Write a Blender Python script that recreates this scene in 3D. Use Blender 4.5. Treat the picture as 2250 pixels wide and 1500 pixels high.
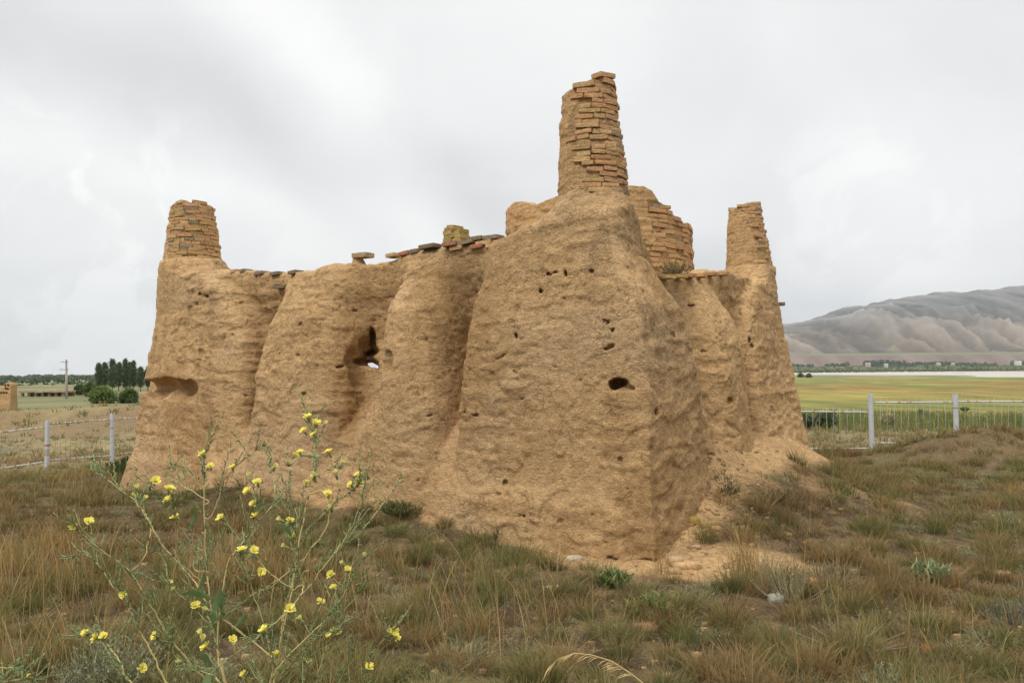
import bpy, math, random
import numpy as np
from mathutils import Matrix, Vector
for o in list(bpy.data.objects): bpy.data.objects.remove(o)
S = bpy.context.scene
R = math.radians
rng = np.random.default_rng(7)
random.seed(7)

# ------------------------------------------------------------------ camera
FPX = 1816.0                       # focal length in pixels of the 2250 px wide photograph
CAMZ = 1.6
cam_d = bpy.data.cameras.new("camera"); cam = bpy.data.objects.new("camera", cam_d)
S.collection.objects.link(cam); S.camera = cam
cam_d.sensor_width = 36; cam_d.lens = FPX / 2250 * 36
cam_d.clip_start = 0.05; cam_d.clip_end = 30000
CM = Matrix.Translation((0, 0, CAMZ)) @ Matrix.Rotation(R(90 + 2.144), 4, 'X') @ Matrix.Rotation(R(-0.5), 4, 'Z')
cam.matrix_world = CM
CR = np.array(CM.to_3x3())
def ray(px, py):
    d = CR @ np.array([(px - 1125) / FPX, -(py - 750) / FPX, -1.0])
    return d / d[1]
def P(px, py, D):                  # world point seen at a pixel of the photograph at depth D
    return np.array([0, 0, CAMZ]) + ray(px, py) * D

# ------------------------------------------------------------------ light
S.view_settings.view_transform = 'Standard'; S.view_settings.look = 'None'
S.view_settings.exposure = 0.4; S.view_settings.gamma = 1.0
SUN_EL, SUN_AZ = 52.0, 215.0       # degrees; azimuth clockwise from +Y
sd = bpy.data.lights.new("sun", 'SUN'); sun = bpy.data.objects.new("sun", sd); S.collection.objects.link(sun)
sd.energy = 1.5; sd.angle = R(14); sd.color = (1.0, 0.96, 0.9)
sv = Vector((math.sin(R(SUN_AZ)) * math.cos(R(SUN_EL)), math.cos(R(SUN_AZ)) * math.cos(R(SUN_EL)), math.sin(R(SUN_EL))))
sun.rotation_euler = sv.to_track_quat('Z', 'Y').to_euler()

class NT:                          # tiny node-tree helper
    def __init__(s, nt): s.nt = nt
    def n(s, t, **k):
        nd = s.nt.nodes.new(t)
        ins = k.pop('ins', {})
        for a, v in k.items(): setattr(nd, a, v)
        for a, v in ins.items():
            if isinstance(v, bpy.types.NodeSocket): s.nt.links.new(v, nd.inputs[a])
            else: nd.inputs[a].default_value = v
        return nd
    def math(s, op, a, b=0.0, c=0.0, clamp=False):
        nd = s.n('ShaderNodeMath', operation=op, ins={0: a, 1: b, 2: c}); nd.use_clamp = clamp; return nd.outputs[0]
    def vm(s, op, a, b=(0, 0, 0)):
        nd = s.n('ShaderNodeVectorMath', operation=op, ins={0: a, 1: b}); return nd
    def noise(s, vec, scale, detail=4, rough=.55, dist=0.0):
        return s.n('ShaderNodeTexNoise', ins={'Vector': vec, 'Scale': scale, 'Detail': detail, 'Roughness': rough, 'Distortion': dist}).outputs[0]
    def ramp(s, f, stops):
        nd = s.n('ShaderNodeValToRGB', ins={0: f}); e = nd.color_ramp.elements
        while len(e) < len(stops): e.new(0.5)
        for q, (p, c) in zip(e, stops):
            q.position = p; q.color = (*c, 1) if len(c) == 3 else c
        return nd.outputs[0]
    def mr(s, v, a, b, c, d, smooth=True):
        nd = s.n('ShaderNodeMapRange', ins={0: v, 1: a, 2: b, 3: c, 4: d})
        if smooth: nd.interpolation_type = 'SMOOTHSTEP'
        return nd.outputs[0]
    def mix(s, f, a, b, bt='MIX'):
        nd = s.n('ShaderNodeMix', data_type='RGBA', blend_type=bt)
        for i, v in ((0, f), (6, a), (7, b)):
            if isinstance(v, bpy.types.NodeSocket): s.nt.links.new(v, nd.inputs[i])
            elif i and len(v) == 3: nd.inputs[i].default_value = (*v, 1)
            else: nd.inputs[i].default_value = v
        return nd.outputs[2]

W = bpy.data.worlds.new("World"); S.world = W; W.use_nodes = True
wt = W.node_tree; wt.nodes.clear(); w = NT(wt)
tc = w.n('ShaderNodeTexCoord').outputs['Generated']
sep = w.n('ShaderNodeSeparateXYZ', ins={0: tc})
zz = w.math('MAXIMUM', sep.outputs[2], 0.0)
den = w.math('ADD', zz, 0.22)
proj = w.n('ShaderNodeCombineXYZ', ins={0: w.math('DIVIDE', sep.outputs[0], den), 1: w.math('DIVIDE', sep.outputs[1], den), 2: 0.0}).outputs[0]
def band(p1, p2, wid, noise_amt=.05, sc=2.2):
    v1 = Vector(ray(*p1)).normalized(); v2 = Vector(ray(*p2)).normalized(); nn = v1.cross(v2).normalized()
    dd = w.vm('DOT_PRODUCT', tc, tuple(nn)).outputs['Value']
    nz = w.noise(tc, sc, 5, .55)
    dd = w.math('ADD', dd, w.math('MULTIPLY', w.math('SUBTRACT', nz, .5), noise_amt * 4))
    return w.mr(w.math('ABSOLUTE', dd), 0.0, wid, 1.0, 0.0)
b1 = band((0, 60), (900, 380), .085, .03)
b3 = band((0, 330), (700, 560), .05, .04, 3.0)
b4 = band((600, 100), (800, 330), .09, .04)
n1 = w.noise(proj, 1.1, 6, .5, .3)
n2 = w.noise(tc, 3.2, 6, .55, .4)
v = w.math('ADD', 0.92, w.math('MULTIPLY', w.math('SUBTRACT', n1, .5), .30))
v = w.math('ADD', v, w.math('MULTIPLY', w.math('SUBTRACT', n2, .5), .26))
v = w.math('SUBTRACT', v, w.math('MULTIPLY', b1, .13))
v = w.math('ADD', v, w.math('MULTIPLY', b4, .15))
v = w.math('ADD', v, w.math('MULTIPLY', b3, .06))
v = w.math('ADD', v, w.mr(zz, .0, .22, -.07, 0.0))
pd = w.vm('DOT_PRODUCT', tc, tuple(Vector(ray(190, 640)).normalized())).outputs['Value']
puff = w.math('MULTIPLY', w.mr(w.noise(tc, 7.0, 8, .6, .6), .49, .56, 0.0, 1.0), w.mr(pd, .965, .998, 0.0, 1.0))
v = w.math('ADD', v, w.math('MULTIPLY', puff, .10))
pd2 = w.vm('DOT_PRODUCT', tc, tuple(Vector(ray(1870, 500)).normalized())).outputs['Value']
puff2 = w.math('MULTIPLY', w.mr(w.noise(tc, 8.0, 8, .6, .6), .47, .56, 0.0, 1.0), w.mr(pd2, .990, .999, 0.0, 1.0))
v = w.math('ADD', v, w.math('MULTIPLY', puff2, .07))
v = w.math('MULTIPLY', v, w.mr(zz, .45, 1.0, .76, 2.2))
tint = w.ramp(v, [(.0, (.985, .99, 1.0)), (.62, (.985, .99, 1.0)), (.9, (1.0, .993, .98))])
ccol = w.mix(1.0, tint, w.n('ShaderNodeCombineColor', ins={0: v, 1: v, 2: v}).outputs[0], 'MULTIPLY')
sky = w.n('ShaderNodeTexSky', sky_type='NISHITA'); sky.sun_disc = False
sky.sun_elevation = R(SUN_EL); sky.sun_rotation = R(SUN_AZ)
skc = w.mix(1.0, sky.outputs[0], (.1, .1, .1), 'MULTIPLY')
fin = w.mix(.98, skc, ccol)
bg = w.n('ShaderNodeBackground', ins={0: fin, 1: 1.0})
wt.links.new(bg.outputs[0], w.n('ShaderNodeOutputWorld').inputs[0])
S.cycles.use_denoising = True
S.cycles.max_bounces = 6; S.cycles.diffuse_bounces = 3; S.cycles.volume_bounces = 1
S.cycles.transparent_max_bounces = 8

# ------------------------------------------------------------------ noise
def _h(i, j, k, s):
    n = (i * 374761393 + j * 668265263 + k * 2147483647 + s * 974634777) & 0xffffffff
    n = ((n ^ (n >> 13)) * 1274126177) & 0xffffffff
    n = ((n ^ (n >> 16)) * 2246822519) & 0xffffffff
    return ((n ^ (n >> 15)) & 0xffff).astype(np.float32) / 65535.0
def vnoise(x, y, z=None, s=0):
    x = np.asarray(x, np.float32); y = np.asarray(y, np.float32)
    xi = np.floor(x).astype(np.int64); yi = np.floor(y).astype(np.int64)
    fx = x - xi; fy = y - yi; fx = fx * fx * (3 - 2 * fx); fy = fy * fy * (3 - 2 * fy)
    def pl(k):
        a = _h(xi, yi, k, s); b = _h(xi + 1, yi, k, s); c = _h(xi, yi + 1, k, s); d = _h(xi + 1, yi + 1, k, s)
        return (a * (1 - fx) + b * fx) * (1 - fy) + (c * (1 - fx) + d * fx) * fy
    if z is None: return pl(np.int64(0)) * 2 - 1
    z = np.asarray(z, np.float32); zi = np.floor(z).astype(np.int64); fz = z - zi; fz = fz * fz * (3 - 2 * fz)
    return (pl(zi) * (1 - fz) + pl(zi + 1) * fz) * 2 - 1
def fbm(x, y, z=None, o=4, s=0, g=.5):
    r = 0; a = 1; t = 0; f = 1
    for i in range(o):
        r = r + a * vnoise(x * f + i * 17.3, y * f - i * 9.1, None if z is None else z * f + i * 5.7, s + i); t += a; a *= g; f *= 2.03
    return r / t
def sst(x, a, b):
    t = np.clip((x - a) / (b - a), 0, 1); return t * t * (3 - 2 * t)

# ------------------------------------------------------------------ objects
def props(o, label=None, cat=None, group=None, kind=None):
    if label: o["label"] = label
    if cat: o["category"] = cat
    if group: o["group"] = group
    if kind: o["kind"] = kind
    return o
def empty(name, loc, label, cat, group=None):
    o = bpy.data.objects.new(name, None); S.collection.objects.link(o); o.location = [float(q) for q in loc]
    o.empty_display_size = .2
    return props(o, label, cat, group)
def mkmesh(name, V, F, cols=None, mats=(), midx=None, smooth=True):
    V = np.ascontiguousarray(V, np.float32)
    if isinstance(F, np.ndarray): F = [F]
    F = [f for f in F if len(f)]
    me = bpy.data.meshes.new(name)
    me.vertices.add(len(V)); me.vertices.foreach_set('co', V.ravel())
    li = np.concatenate([f.ravel() for f in F]).astype(np.int32)
    tot = np.concatenate([np.full(len(f), f.shape[1], np.int32) for f in F])
    st = np.concatenate([[0], np.cumsum(tot)[:-1]]).astype(np.int32)
    me.loops.add(len(li)); me.loops.foreach_set('vertex_index', li)
    me.polygons.add(len(tot)); me.polygons.foreach_set('loop_start', st); me.polygons.foreach_set('loop_total', tot)
    me.polygons.foreach_set('use_smooth', np.full(len(tot), smooth, bool))
    for m in mats: me.materials.append(m)
    if midx is not None: me.polygons.foreach_set('material_index', np.asarray(midx, np.int32))
    if cols is not None:
        at = me.color_attributes.new('col', 'FLOAT_COLOR', 'POINT')
        c = np.ones((len(V), 4), np.float32); c[:, :3] = cols
        at.data.foreach_set('color', c.ravel())
    me.update(calc_edges=True); me.validate()
    return me
def obj(name, me, parent=None, loc=None):
    o = bpy.data.objects.new(name, me); S.collection.objects.link(o)
    if parent is not None:
        o.parent = parent
        if loc is None: o.location = -parent.location     # mesh data is in world coordinates
    if loc is not None: o.location = [float(q) for q in loc]
    return o

class MB:                          # collects pieces into one mesh
    def __init__(s): s.V = []; s.Q = []; s.T = []; s.C = []; s.n = 0
    def add(s, V, Q=None, T=None, C=(1, 1, 1)):
        V = np.asarray(V, float)
        if Q is not None and len(Q): s.Q.append(np.asarray(Q) + s.n)
        if T is not None and len(T): s.T.append(np.asarray(T) + s.n)
        C = np.asarray(C, float)
        s.C.append(np.broadcast_to(C, (len(V), 3))); s.V.append(V); s.n += len(V)
    def mesh(s, name, mats, smooth=True):
        F = []
        if s.Q: F.append(np.concatenate(s.Q))
        if s.T: F.append(np.concatenate(s.T))
        return mkmesh(name, np.concatenate(s.V), F, np.concatenate(s.C), mats, smooth=smooth)
    def box(s, c, size, M=None, C=(1, 1, 1)):
        v = np.array([[x, y, z] for x in (-.5, .5) for y in (-.5, .5) for z in (-.5, .5)]) * np.array(size)
        if M is not None: v = v @ np.asarray(M).T
        s.add(v + np.array(c), [[0, 1, 3, 2], [4, 6, 7, 5], [0, 4, 5, 1], [2, 3, 7, 6], [0, 2, 6, 4], [1, 5, 7, 3]], C=C)
    def tube(s, pts, rad, n=5, C=(1, 1, 1), cap=True):
        pts = np.asarray(pts, float); rad = np.broadcast_to(np.asarray(rad, float), (len(pts),))
        V = []
        for i, p in enumerate(pts):
            t = pts[min(i + 1, len(pts) - 1)] - pts[max(i - 1, 0)]; t = t / (np.linalg.norm(t) + 1e-9)
            a = np.cross(t, [0.31, .95, .05]); a /= np.linalg.norm(a) + 1e-9; b = np.cross(t, a)
            for k in range(n):
                th = 2 * math.pi * k / n; V.append(p + rad[i] * (math.cos(th) * a + math.sin(th) * b))
        Q = [[i * n + k, i * n + (k + 1) % n, (i + 1) * n + (k + 1) % n, (i + 1) * n + k] for i in range(len(pts) - 1) for k in range(n)]
        T = []
        if cap:
            V += [pts[0], pts[-1]]; m = len(pts) * n
            T = [[m, (k + 1) % n, k] for k in range(n)] + [[m + 1, m - n + k, m - n + (k + 1) % n] for k in range(n)]
        C = np.asarray(C, float)
        if C.ndim == 2: C = np.vstack([np.repeat(C, n, 0)] + ([C[:1], C[-1:]] if cap else []))
        s.add(V, Q, T, C)

def newmat(name):
    m = bpy.data.materials.new(name); m.use_nodes = True; m.node_tree.nodes.clear(); t = NT(m.node_tree)
    out = t.n('ShaderNodeOutputMaterial'); return m, t, out
def attr_mat(name, rough=.85, transl=0.0, nscale=0, namt=.3, spec=.2, bump=0.0, bscale=30, vary=.0, metallic=0.0):
    m, t, out = newmat(name)
    c = t.n('ShaderNodeAttribute', attribute_name='col').outputs[0]
    oc = t.n('ShaderNodeTexCoord').outputs['Object']
    if nscale:
        f = t.noise(oc, nscale, 4, .6)
        c = t.mix(1.0, c, t.ramp(f, [(.25, (1 - namt,) * 3), (.75, (1 + namt,) * 3)]), 'MULTIPLY')
    b = t.n('ShaderNodeBsdfPrincipled', ins={'Base Color': c, 'Roughness': rough, 'Specular IOR Level': spec, 'Metallic': metallic})
    if bump:
        bn = t.n('ShaderNodeBump', ins={'Strength': 1.0, 'Distance': bump, 'Height': t.noise(oc, bscale, 4, .65)})
        m.node_tree.links.new(bn.outputs[0], b.inputs['Normal'])
    sh = b.outputs[0]
    if transl:
        tr = t.n('ShaderNodeBsdfTranslucent', ins={0: c})
        sh = t.n('ShaderNodeMixShader', ins={0: transl, 1: sh, 2: tr.outputs[0]}).outputs[0]
    m.node_tree.links.new(sh, out.inputs[0]); return m

# ------------------------------------------------------------------ ruin layout
C0 = np.array([.81, 8.0]); C1 = np.array([-4.72, 12.2]); C2 = np.array([3.53, 12.2])
LA = np.linalg.norm(C1 - C0); dA = (C1 - C0) / LA
LB = np.linalg.norm(C2 - C0); dB = (C2 - C0) / LB
nA = np.array([-dA[1], dA[0]]); nA = nA if nA @ (C2 - C0) < 0 else -nA
nB = np.array([-dB[1], dB[0]]); nB = nB if nB @ (C1 - C0) < 0 else -nB
C3 = C1 + C2 - C0
def coords(x, y):
    a = (x - C0[0]) * nA[0] + (y - C0[1]) * nA[1]; b = (x - C0[0]) * nB[0] + (y - C0[1]) * nB[1]
    c = -((x - C1[0]) * nB[0] + (y - C1[1]) * nB[1]); d = -((x - C2[0]) * nA[0] + (y - C2[1]) * nA[1])
    ua = (x - C0[0]) * dA[0] + (y - C0[1]) * dA[1]; ub = (x - C0[0]) * dB[0] + (y - C0[1]) * dB[1]
    return a, b, c, d, ua, ub
def onwall(px, py, off, wall='A'):           # (u, z) of the pixel on the plane at outward offset off
    d, n = (dA, nA) if wall == 'A' else (dB, nB)
    r = ray(px, py); q = r[:2]
    # t*q = C0 + off*n + u*d
    A = np.array([[q[0], -d[0]], [q[1], -d[1]]]); t, u = np.linalg.solve(A, C0 + off * n)
    return u, CAMZ + r[2] * t
topA = sorted([onwall(px, py, .28) for px, py in [(483, 592), (520, 594), (560, 598), (640, 600), (700, 599), (712, 590), (740, 581), (770, 579), (830, 574), (862, 562), (915, 548), (1000, 535), (1105, 527), (1150, 512)]]) 
topAu = np.array([q[0] for q in topA]); topAz = np.array([q[1] for q in topA])
topB = sorted([onwall(px, py, .26, 'B') for px, py in [(1400, 585), (1440, 597), (1480, 604), (1550, 600), (1600, 590)]])
topBu = np.array([q[0] for q in topB]); topBz = np.array([q[1] for q in topB])

# ------------------------------------------------------------------ terrain
def ground(x, y):
    x = np.asarray(x, float); y = np.asarray(y, float)
    r = np.hypot(x, y)
    z = np.interp(r, [0, 18, 30, 50, 100, 160, 3000], [0, 0, -.3, -1.0, -2.8, -3.4, -3.4])
    z = z - .42 * sst(-x, 4, 9) * sst(y, 11, 19) * (1 - sst(r, 40, 80))
    near = 1 - sst(r, 60, 160)
    z = z + near * (.035 * fbm(x * 1.1, y * 1.1, o=4, s=3) + .012 * fbm(x * 6, y * 6, o=3, s=5)) + .12 * fbm(x * .13, y * .13, o=3, s=9) * sst(r, 10, 30) * near
    z = z + (1 - near) * .1 * fbm(x * .01, y * .01, o=3, s=4)
    a, b, c, d, ua, ub = coords(x, y)
    # earth washed down against the walls
    ta = np.exp(-np.maximum(a - .45, 0) / .55) * sst(ua, .5, 1.7) * (1 - sst(ua, 5.0, 6.6)) * sst(a, -.9, .1)
    z = z + .34 * ta * (1 - sst(-d, 12, 14))
    tb = np.exp(-(np.maximum(b - .4, 0) / .95) ** 1.5) * sst(ub, -1.0, 1.6) * (1 - sst(ub, 4.2, 6.8)) * sst(b, -.9, .1)
    rill = 1 + .16 * fbm(x * 2.2, y * 2.2, o=4, s=31)
    z = z + .84 * tb * rill
    z = z + .10 * np.exp(-((x - 3.7) ** 2 + (y - 9.4) ** 2) / .9)
    # mounds
    z = z + .52 * np.exp(-(((x - 8.4) / 1.35) ** 2 + ((y - 14.6) / 1.0) ** 2)) * (1 + .25 * fbm(x * 1.7, y * 1.7, o=3, s=8))
    bx = 1.65 * np.exp(-((y - 40 - 2 * vnoise(x * .12, y * 0, s=21)) / 3.6) ** 2) * sst(-x, 6, 14) * (.8 + .35 * fbm(x * .16, y * .16, o=3, s=6))
    z = z + bx
    z = z + .55 * np.exp(-((y - 30) / 2.5) ** 2) * sst(-x, 8, 14) * (.4 + .8 * vnoise(x * .3, y * .3, s=2))
    # river bed
    q = x / np.maximum(y, 1)
    yf = np.interp(q, [.1, .341, .62, 1.2], [2300, 1960, 1280, 900]); yn = np.interp(q, [.1, .341, .62, 1.2], [800, 600, 340, 240])
    nz = fbm(x * .006, y * .0035, o=4, s=12)
    rv = sst(y - yn * (1 + .22 * nz), -10, 12) * (1 - sst(y - yf * (1 + .05 * nz), -15, 15)) * sst(q, .12, .16)
    isl = sst(fbm(x * .010 + 3, y * .0042, o=4, s=14) - .5 * sst(y, yn * 1.15, yn * 1.7), .02, .10)
    z = z - 1.0 * rv * (1 - isl)
    return z
def mudmask(x, y):
    a, b, c, d, ua, ub = coords(x, y)
    nz = .25 * fbm(x * 2.1, y * 2.1, o=3, s=40)
    m1 = (1 - sst(b + nz - .05 * np.clip(ub, 0, 3), .92, 1.3)) * sst(b, -.5, .2) * sst(ub, -1.5, -.9) * (1 - sst(ub, 5.8, 6.6))
    m1 = m1 * (1 - .0 * a)
    m2 = (1 - sst(a + nz, .72, .95)) * sst(ua, .9, 1.4) * (1 - sst(ua, 3.0, 3.6)) * sst(a, -.4, .2)
    m3 = (1 - sst(np.hypot((x - 1.75) / .75, (y - 6.75) / .5) + nz, .7, 1.1))
    m4 = (1 - sst(np.hypot((x - 3.6) / .9, (y - 9.2) / .35) + 1.4 * nz, .5, 1.0)) * .45
    inside = (a < .5) & (b < .6) & (c < .6) & (d < .6)
    return np.clip(np.maximum.reduce([m1, m2, m3, m4, inside * 1.0]), 0, 1)
MUD = np.array([.565, .366, .183])
def gcolor(x, y, z):
    r = np.hypot(x, y)
    soil = np.array([.078, .052, .031]); litter = np.array([.165, .115, .06]); olive = np.array([.115, .108, .045]); sage = np.array([.17, .165, .105])
    n = fbm(x * 1.6, y * 1.6, o=4, s=50); n2 = fbm(x * .45, y * .45, o=3, s=51); n3 = fbm(x * 9, y * 9, o=2, s=52)
    c = soil + (litter - soil) * sst(n3 + .6 * n, -.25, .7)[:, None]
    c = c + (olive - c) * (.55 * sst(n2, -.1, .5))[:, None]
    # beyond the foreground
    m = sst(r, 12, 26)[:, None]
    khaki = np.array([.225, .185, .095]); brn = np.array([.185, .13, .07])
    nl = fbm(x * .22, y * .22, o=4, s=53)[:, None]
    mid = khaki + (brn - khaki) * sst(nl, -.05, .45) + (sage - khaki) * .8 * sst(-nl, .05, .5)
    mid = mid * (1 + .22 * fbm(x * 1.4, y * 1.4, o=3, s=57)[:, None])
    c = c + (mid - c) * m
    # wide plain: left muted green, right meadow green and rust
    green = np.array([.125, .150, .042]); rust = np.array([.20, .125, .045]); ygr = np.array([.215, .180, .05])
    na = fbm(x * .035, y * .02, o=4, s=60)[:, None]; nb = fbm(x * .02 + 5, y * .011, o=4, s=61)[:, None]
    mead = green + (ygr - green) * sst(na, -.25, .3)
    rr = r[:, None]
    rz = np.interp(rr, [25, 45, 65, 75, 100, 150, 230, 400, 520], [-.6, -.55, -.35, -.2, -.3, -.10, .18, .1, -.4])
    mead = mead + (rust - mead) * sst(nb * 1.6 + rz, .0, .5)
    mead = mead * (1 + .6 * fbm(x * .3, y * .08, o=4, s=63)[:, None])
    right = sst(x - .05 * y, 0, 8)[:, None] * sst(rr, 24, 32)
    c = c + (mead - c) * right * .92
    lft = sst(-(x - .02 * y), 0, 10)[:, None] * sst(rr, 50, 80)
    gl = np.array([.125, .135, .062]); ln = np.array([.21, .18, .105])
    lc = gl + (ln - gl) * (.7 * sst(na, .0, .4))
    c = c + (lc - c) * lft * (1 - right)
    far = sst(rr, 400, 700) * (1 - .0 * right)
    fc = np.array([.13, .15, .08]) + (np.array([.22, .21, .12]) - np.array([.13, .15, .08])) * sst(na, -.2, .3)
    c = c + (fc - c) * far * .9
    berm = (np.exp(-((y - 39) / 4) ** 2) * sst(-x, 6, 14))[:, None]
    c = c + (np.array([.20, .145, .078]) - c) * berm * .6 * sst(nl, -.2, .3)
    mound = (np.exp(-(((x - 8.4) / 1.5) ** 2 + ((y - 14.4) / 1.1) ** 2)))[:, None]
    c = c + (np.array([.135, .095, .05]) - c) * mound
    mm = mudmask(x, y)[:, None] * (r < 40)[:, None]
    c = c + (MUD * .72 * (1 + .10 * n[:, None]) - c) * mm
    return np.clip(c, .01, 1)

ths = np.concatenate([np.arange(-180, -50, 3.0), np.arange(-50, 50, .2), np.arange(50, 180, 3.0)])
rs = [.25, .6, 1.0]
while rs[-1] < 14000: rs.append(rs[-1] * (1.0085 if 2.5 < rs[-1] < 20 else 1.014 if rs[-1] < 2000 else 1.05))
rs = np.array(rs)
TH, RR = np.meshgrid(np.radians(ths), rs)
gx = (np.sin(TH) * RR).ravel(); gy = (np.cos(TH) * RR).ravel(); gz = ground(gx, gy)
nt_, nr_ = len(ths), len(rs)
ii = np.arange(nr_ - 1)[:, None] * nt_; jj = np.arange(nt_)[None, :]; j2 = (jj + 1) % nt_
F = np.stack([ii + jj, ii + j2, ii + nt_ + j2, ii + nt_ + jj], -1).reshape(-1, 4)[:, ::-1]
cen = len(gx); Tc = np.stack([np.full(nt_, cen), (np.arange(nt_) + 1) % nt_, np.arange(nt_)], -1)
gx = np.append(gx, 0); gy = np.append(gy, 0); gz = np.append(gz, ground([0.], [0.]))
gcol = gcolor(gx, gy, gz)
m_ground, t, out = newmat('dry_steppe_soil')
oc = t.n('ShaderNodeTexCoord').outputs['Object']
c = t.n('ShaderNodeAttribute', attribute_name='col').outputs[0]
f1 = t.noise(oc, 22, 6, .7); f2 = t.noise(oc, 3, 5, .6)
c = t.mix(1.0, c, t.ramp(f1, [(.3, (.55, .53, .5)), (.5, (1, 1, 1)), (.72, (1.5, 1.42, 1.3))]), 'MULTIPLY')
c = t.mix(1.0, c, t.ramp(f2, [(.3, (.85, .85, .85)), (.7, (1.15, 1.15, 1.12))]), 'MULTIPLY')
hgt = t.math('ADD', t.noise(oc, 30, 6, .7), t.math('MULTIPLY', t.n('ShaderNodeTexVoronoi', ins={'Vector': oc, 'Scale': 26.0}).outputs[0], .5))
bn = t.n('ShaderNodeBump', ins={'Strength': 1.0, 'Distance': .03, 'Height': hgt})
b = t.n('ShaderNodeBsdfPrincipled', ins={'Base Color': c, 'Roughness': .95, 'Specular IOR Level': .1, 'Normal': bn.outputs[0]})
m_ground.node_tree.links.new(b.outputs[0], out.inputs[0])
g_o = obj('ground', mkmesh('ground', np.stack([gx, gy, gz], -1), [F, Tc], gcol, [m_ground]))
props(g_o, 'dry steppe ground of brown soil, meadow and plain', 'ground', kind='structure')

# river
m_water, t, out = newmat('pale_river_water')
oc = t.n('ShaderNodeTexCoord').outputs['Object']
bn = t.n('ShaderNodeBump', ins={'Strength': .6, 'Distance': .05, 'Height': t.noise(oc, .6, 4, .6)})
b = t.n('ShaderNodeBsdfPrincipled', ins={'Base Color': (.36, .33, .29, 1), 'Roughness': .55, 'Specular IOR Level': .3, 'Normal': bn.outputs[0]})
m_water.node_tree.links.new(b.outputs[0], out.inputs[0])
wv = np.array([[60, 280, -3.85], [1900, 280, -3.85], [3400, 2400, -3.85], [200, 2400, -3.85]])
props(obj('river', mkmesh('river', wv, np.array([[0, 1, 2, 3]]), None, [m_water])), 'pale braided river crossing the plain', 'river', kind='structure')

# ------------------------------------------------------------------ mountains
xs = np.linspace(-2500, 6500, 620); ys = np.concatenate([np.linspace(2380, 2760, 26), np.linspace(2800, 5600, 230), np.linspace(5650, 7500, 14)])
X, Y = np.meshgrid(xs, ys); X = X.ravel(); Y = Y.ravel()
xw = X * 5200 / np.maximum(Y, 2380) * .5 + X * .5          # the range bends slightly towards the viewer
H = np.interp(xw, [-2500, -600, 0, 787, 1360, 1724, 1933, 2219, 2505, 2792, 3021, 3193, 3937, 5200, 6500], [0, 5, 40, 110, 215, 300, 345, 418, 462, 490, 494, 520, 570, 620, 500])
terr = 50 * sst(Y + 60 * fbm(X * .004, Y * .0005, o=3, s=70) + 25 * fbm(X * .02, Y * .001, o=3, s=71), 2470, 2620) * sst(X, -200, 700) + np.clip(Y - 2620, 0, 900) * .022 * sst(X, -200, 700)
def ridged(x, y, o, s):
    r = 0; a = 1; tt = 0; f = 1; wgt = 1
    for i in range(o):
        n = 1 - np.abs(vnoise(x * f + 11 * i, y * f, s=s + i)) * 1.0; n = n * n; r = r + a * n * wgt; wgt = np.clip(n * 1.3, 0, 1); tt += a; a *= .6; f *= 2.1
    return r / tt
wx = X + 60 * fbm(X * .003, Y * .003, o=3, s=81)
rg = ridged(wx * .0050, Y * .0007, 4, 72)
rg2 = ridged(wx * .0017 + 4, Y * .0009, 4, 90)
rg3 = ridged(X + 40 * fbm(X * .008, Y * .006, o=3, s=82), Y * .3, 1, 95) * 0 + ridged((X + 40 * fbm(X * .008, Y * .006, o=3, s=82)) * .0135, Y * .0009, 4, 96)
q3_, q4_ = np.percentile(rg3, [8, 92]); rg3 = np.clip((rg3 - q3_) / (q4_ - q3_), -.1, 1.1)
q1_, q9_ = np.percentile(rg, [8, 92]); rg = .1 + .8 * (rg - q1_) / (q9_ - q1_)
back = H * (1 - np.abs(np.clip((Y - 5200) / 2000, -1, 1)) ** 1.25)
fr = H * (.52 + .2 * vnoise(X * .0021, X * 0, s=75)) * np.clip(1 - np.abs((Y - 4050) / 850), 0, 1) ** .75
body = np.maximum(back, fr) ; sm = 30
body = np.log(np.exp(np.clip(back, 0, 700) / sm) + np.exp(np.clip(fr, 0, 700) / sm)) * sm - sm * .693
att = sst(body, 15, 160)
crest = np.exp(-(np.abs(Y - 5200) / 900) ** 2.5)
Z = terr + np.clip(body - 58 * sst(body, 0, 58), 0, None) + att * (1 - .8 * crest) * ((rg - .5) * 95 + (rg3 - .5) * 52) + att * (rg2 - .5) * 150 * (1 - .85 * crest) + np.exp(-((Y - 5200) / 300) ** 2) * 9 * fbm(X * .008, Y * .004, o=4, s=77) + crest * 6
Z = Z - 4
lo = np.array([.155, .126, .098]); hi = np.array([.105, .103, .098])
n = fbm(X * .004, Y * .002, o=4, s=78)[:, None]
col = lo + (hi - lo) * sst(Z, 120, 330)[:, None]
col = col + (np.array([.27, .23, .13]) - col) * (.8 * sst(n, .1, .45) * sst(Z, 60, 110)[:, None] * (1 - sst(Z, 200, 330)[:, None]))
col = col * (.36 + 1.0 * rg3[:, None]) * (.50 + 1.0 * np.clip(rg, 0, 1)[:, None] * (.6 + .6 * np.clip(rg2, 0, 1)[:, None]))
tm = ((Z < 78) & (Y > 2625)).astype(float)[:, None] * (1 - sst(body, 20, 60))[:, None]
col = col + (np.array([.13, .14, .075]) - col) * tm
sc_ = ((Y < 2640)).astype(float)[:, None]
col = col + (np.array([.155, .12, .098]) * (1 + .35 * fbm(X * .03, Y * .002, o=3, s=79)[:, None]) - col) * sc_
nx, ny = len(xs), len(ys)
ii = np.arange(ny - 1)[:, None] * nx; jj = np.arange(nx - 1)[None, :]
F = np.stack([ii + jj, ii + jj + 1, ii + nx + jj + 1, ii + nx + jj], -1).reshape(-1, 4)
m_mtn = attr_mat('bare_mountain_rock', .95, nscale=.02, namt=.12, spec=.05)
mo = obj('mountains', mkmesh('mountains', np.stack([X, Y, Z], -1), F, np.clip(col, .02, 1), [m_mtn]))
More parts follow.
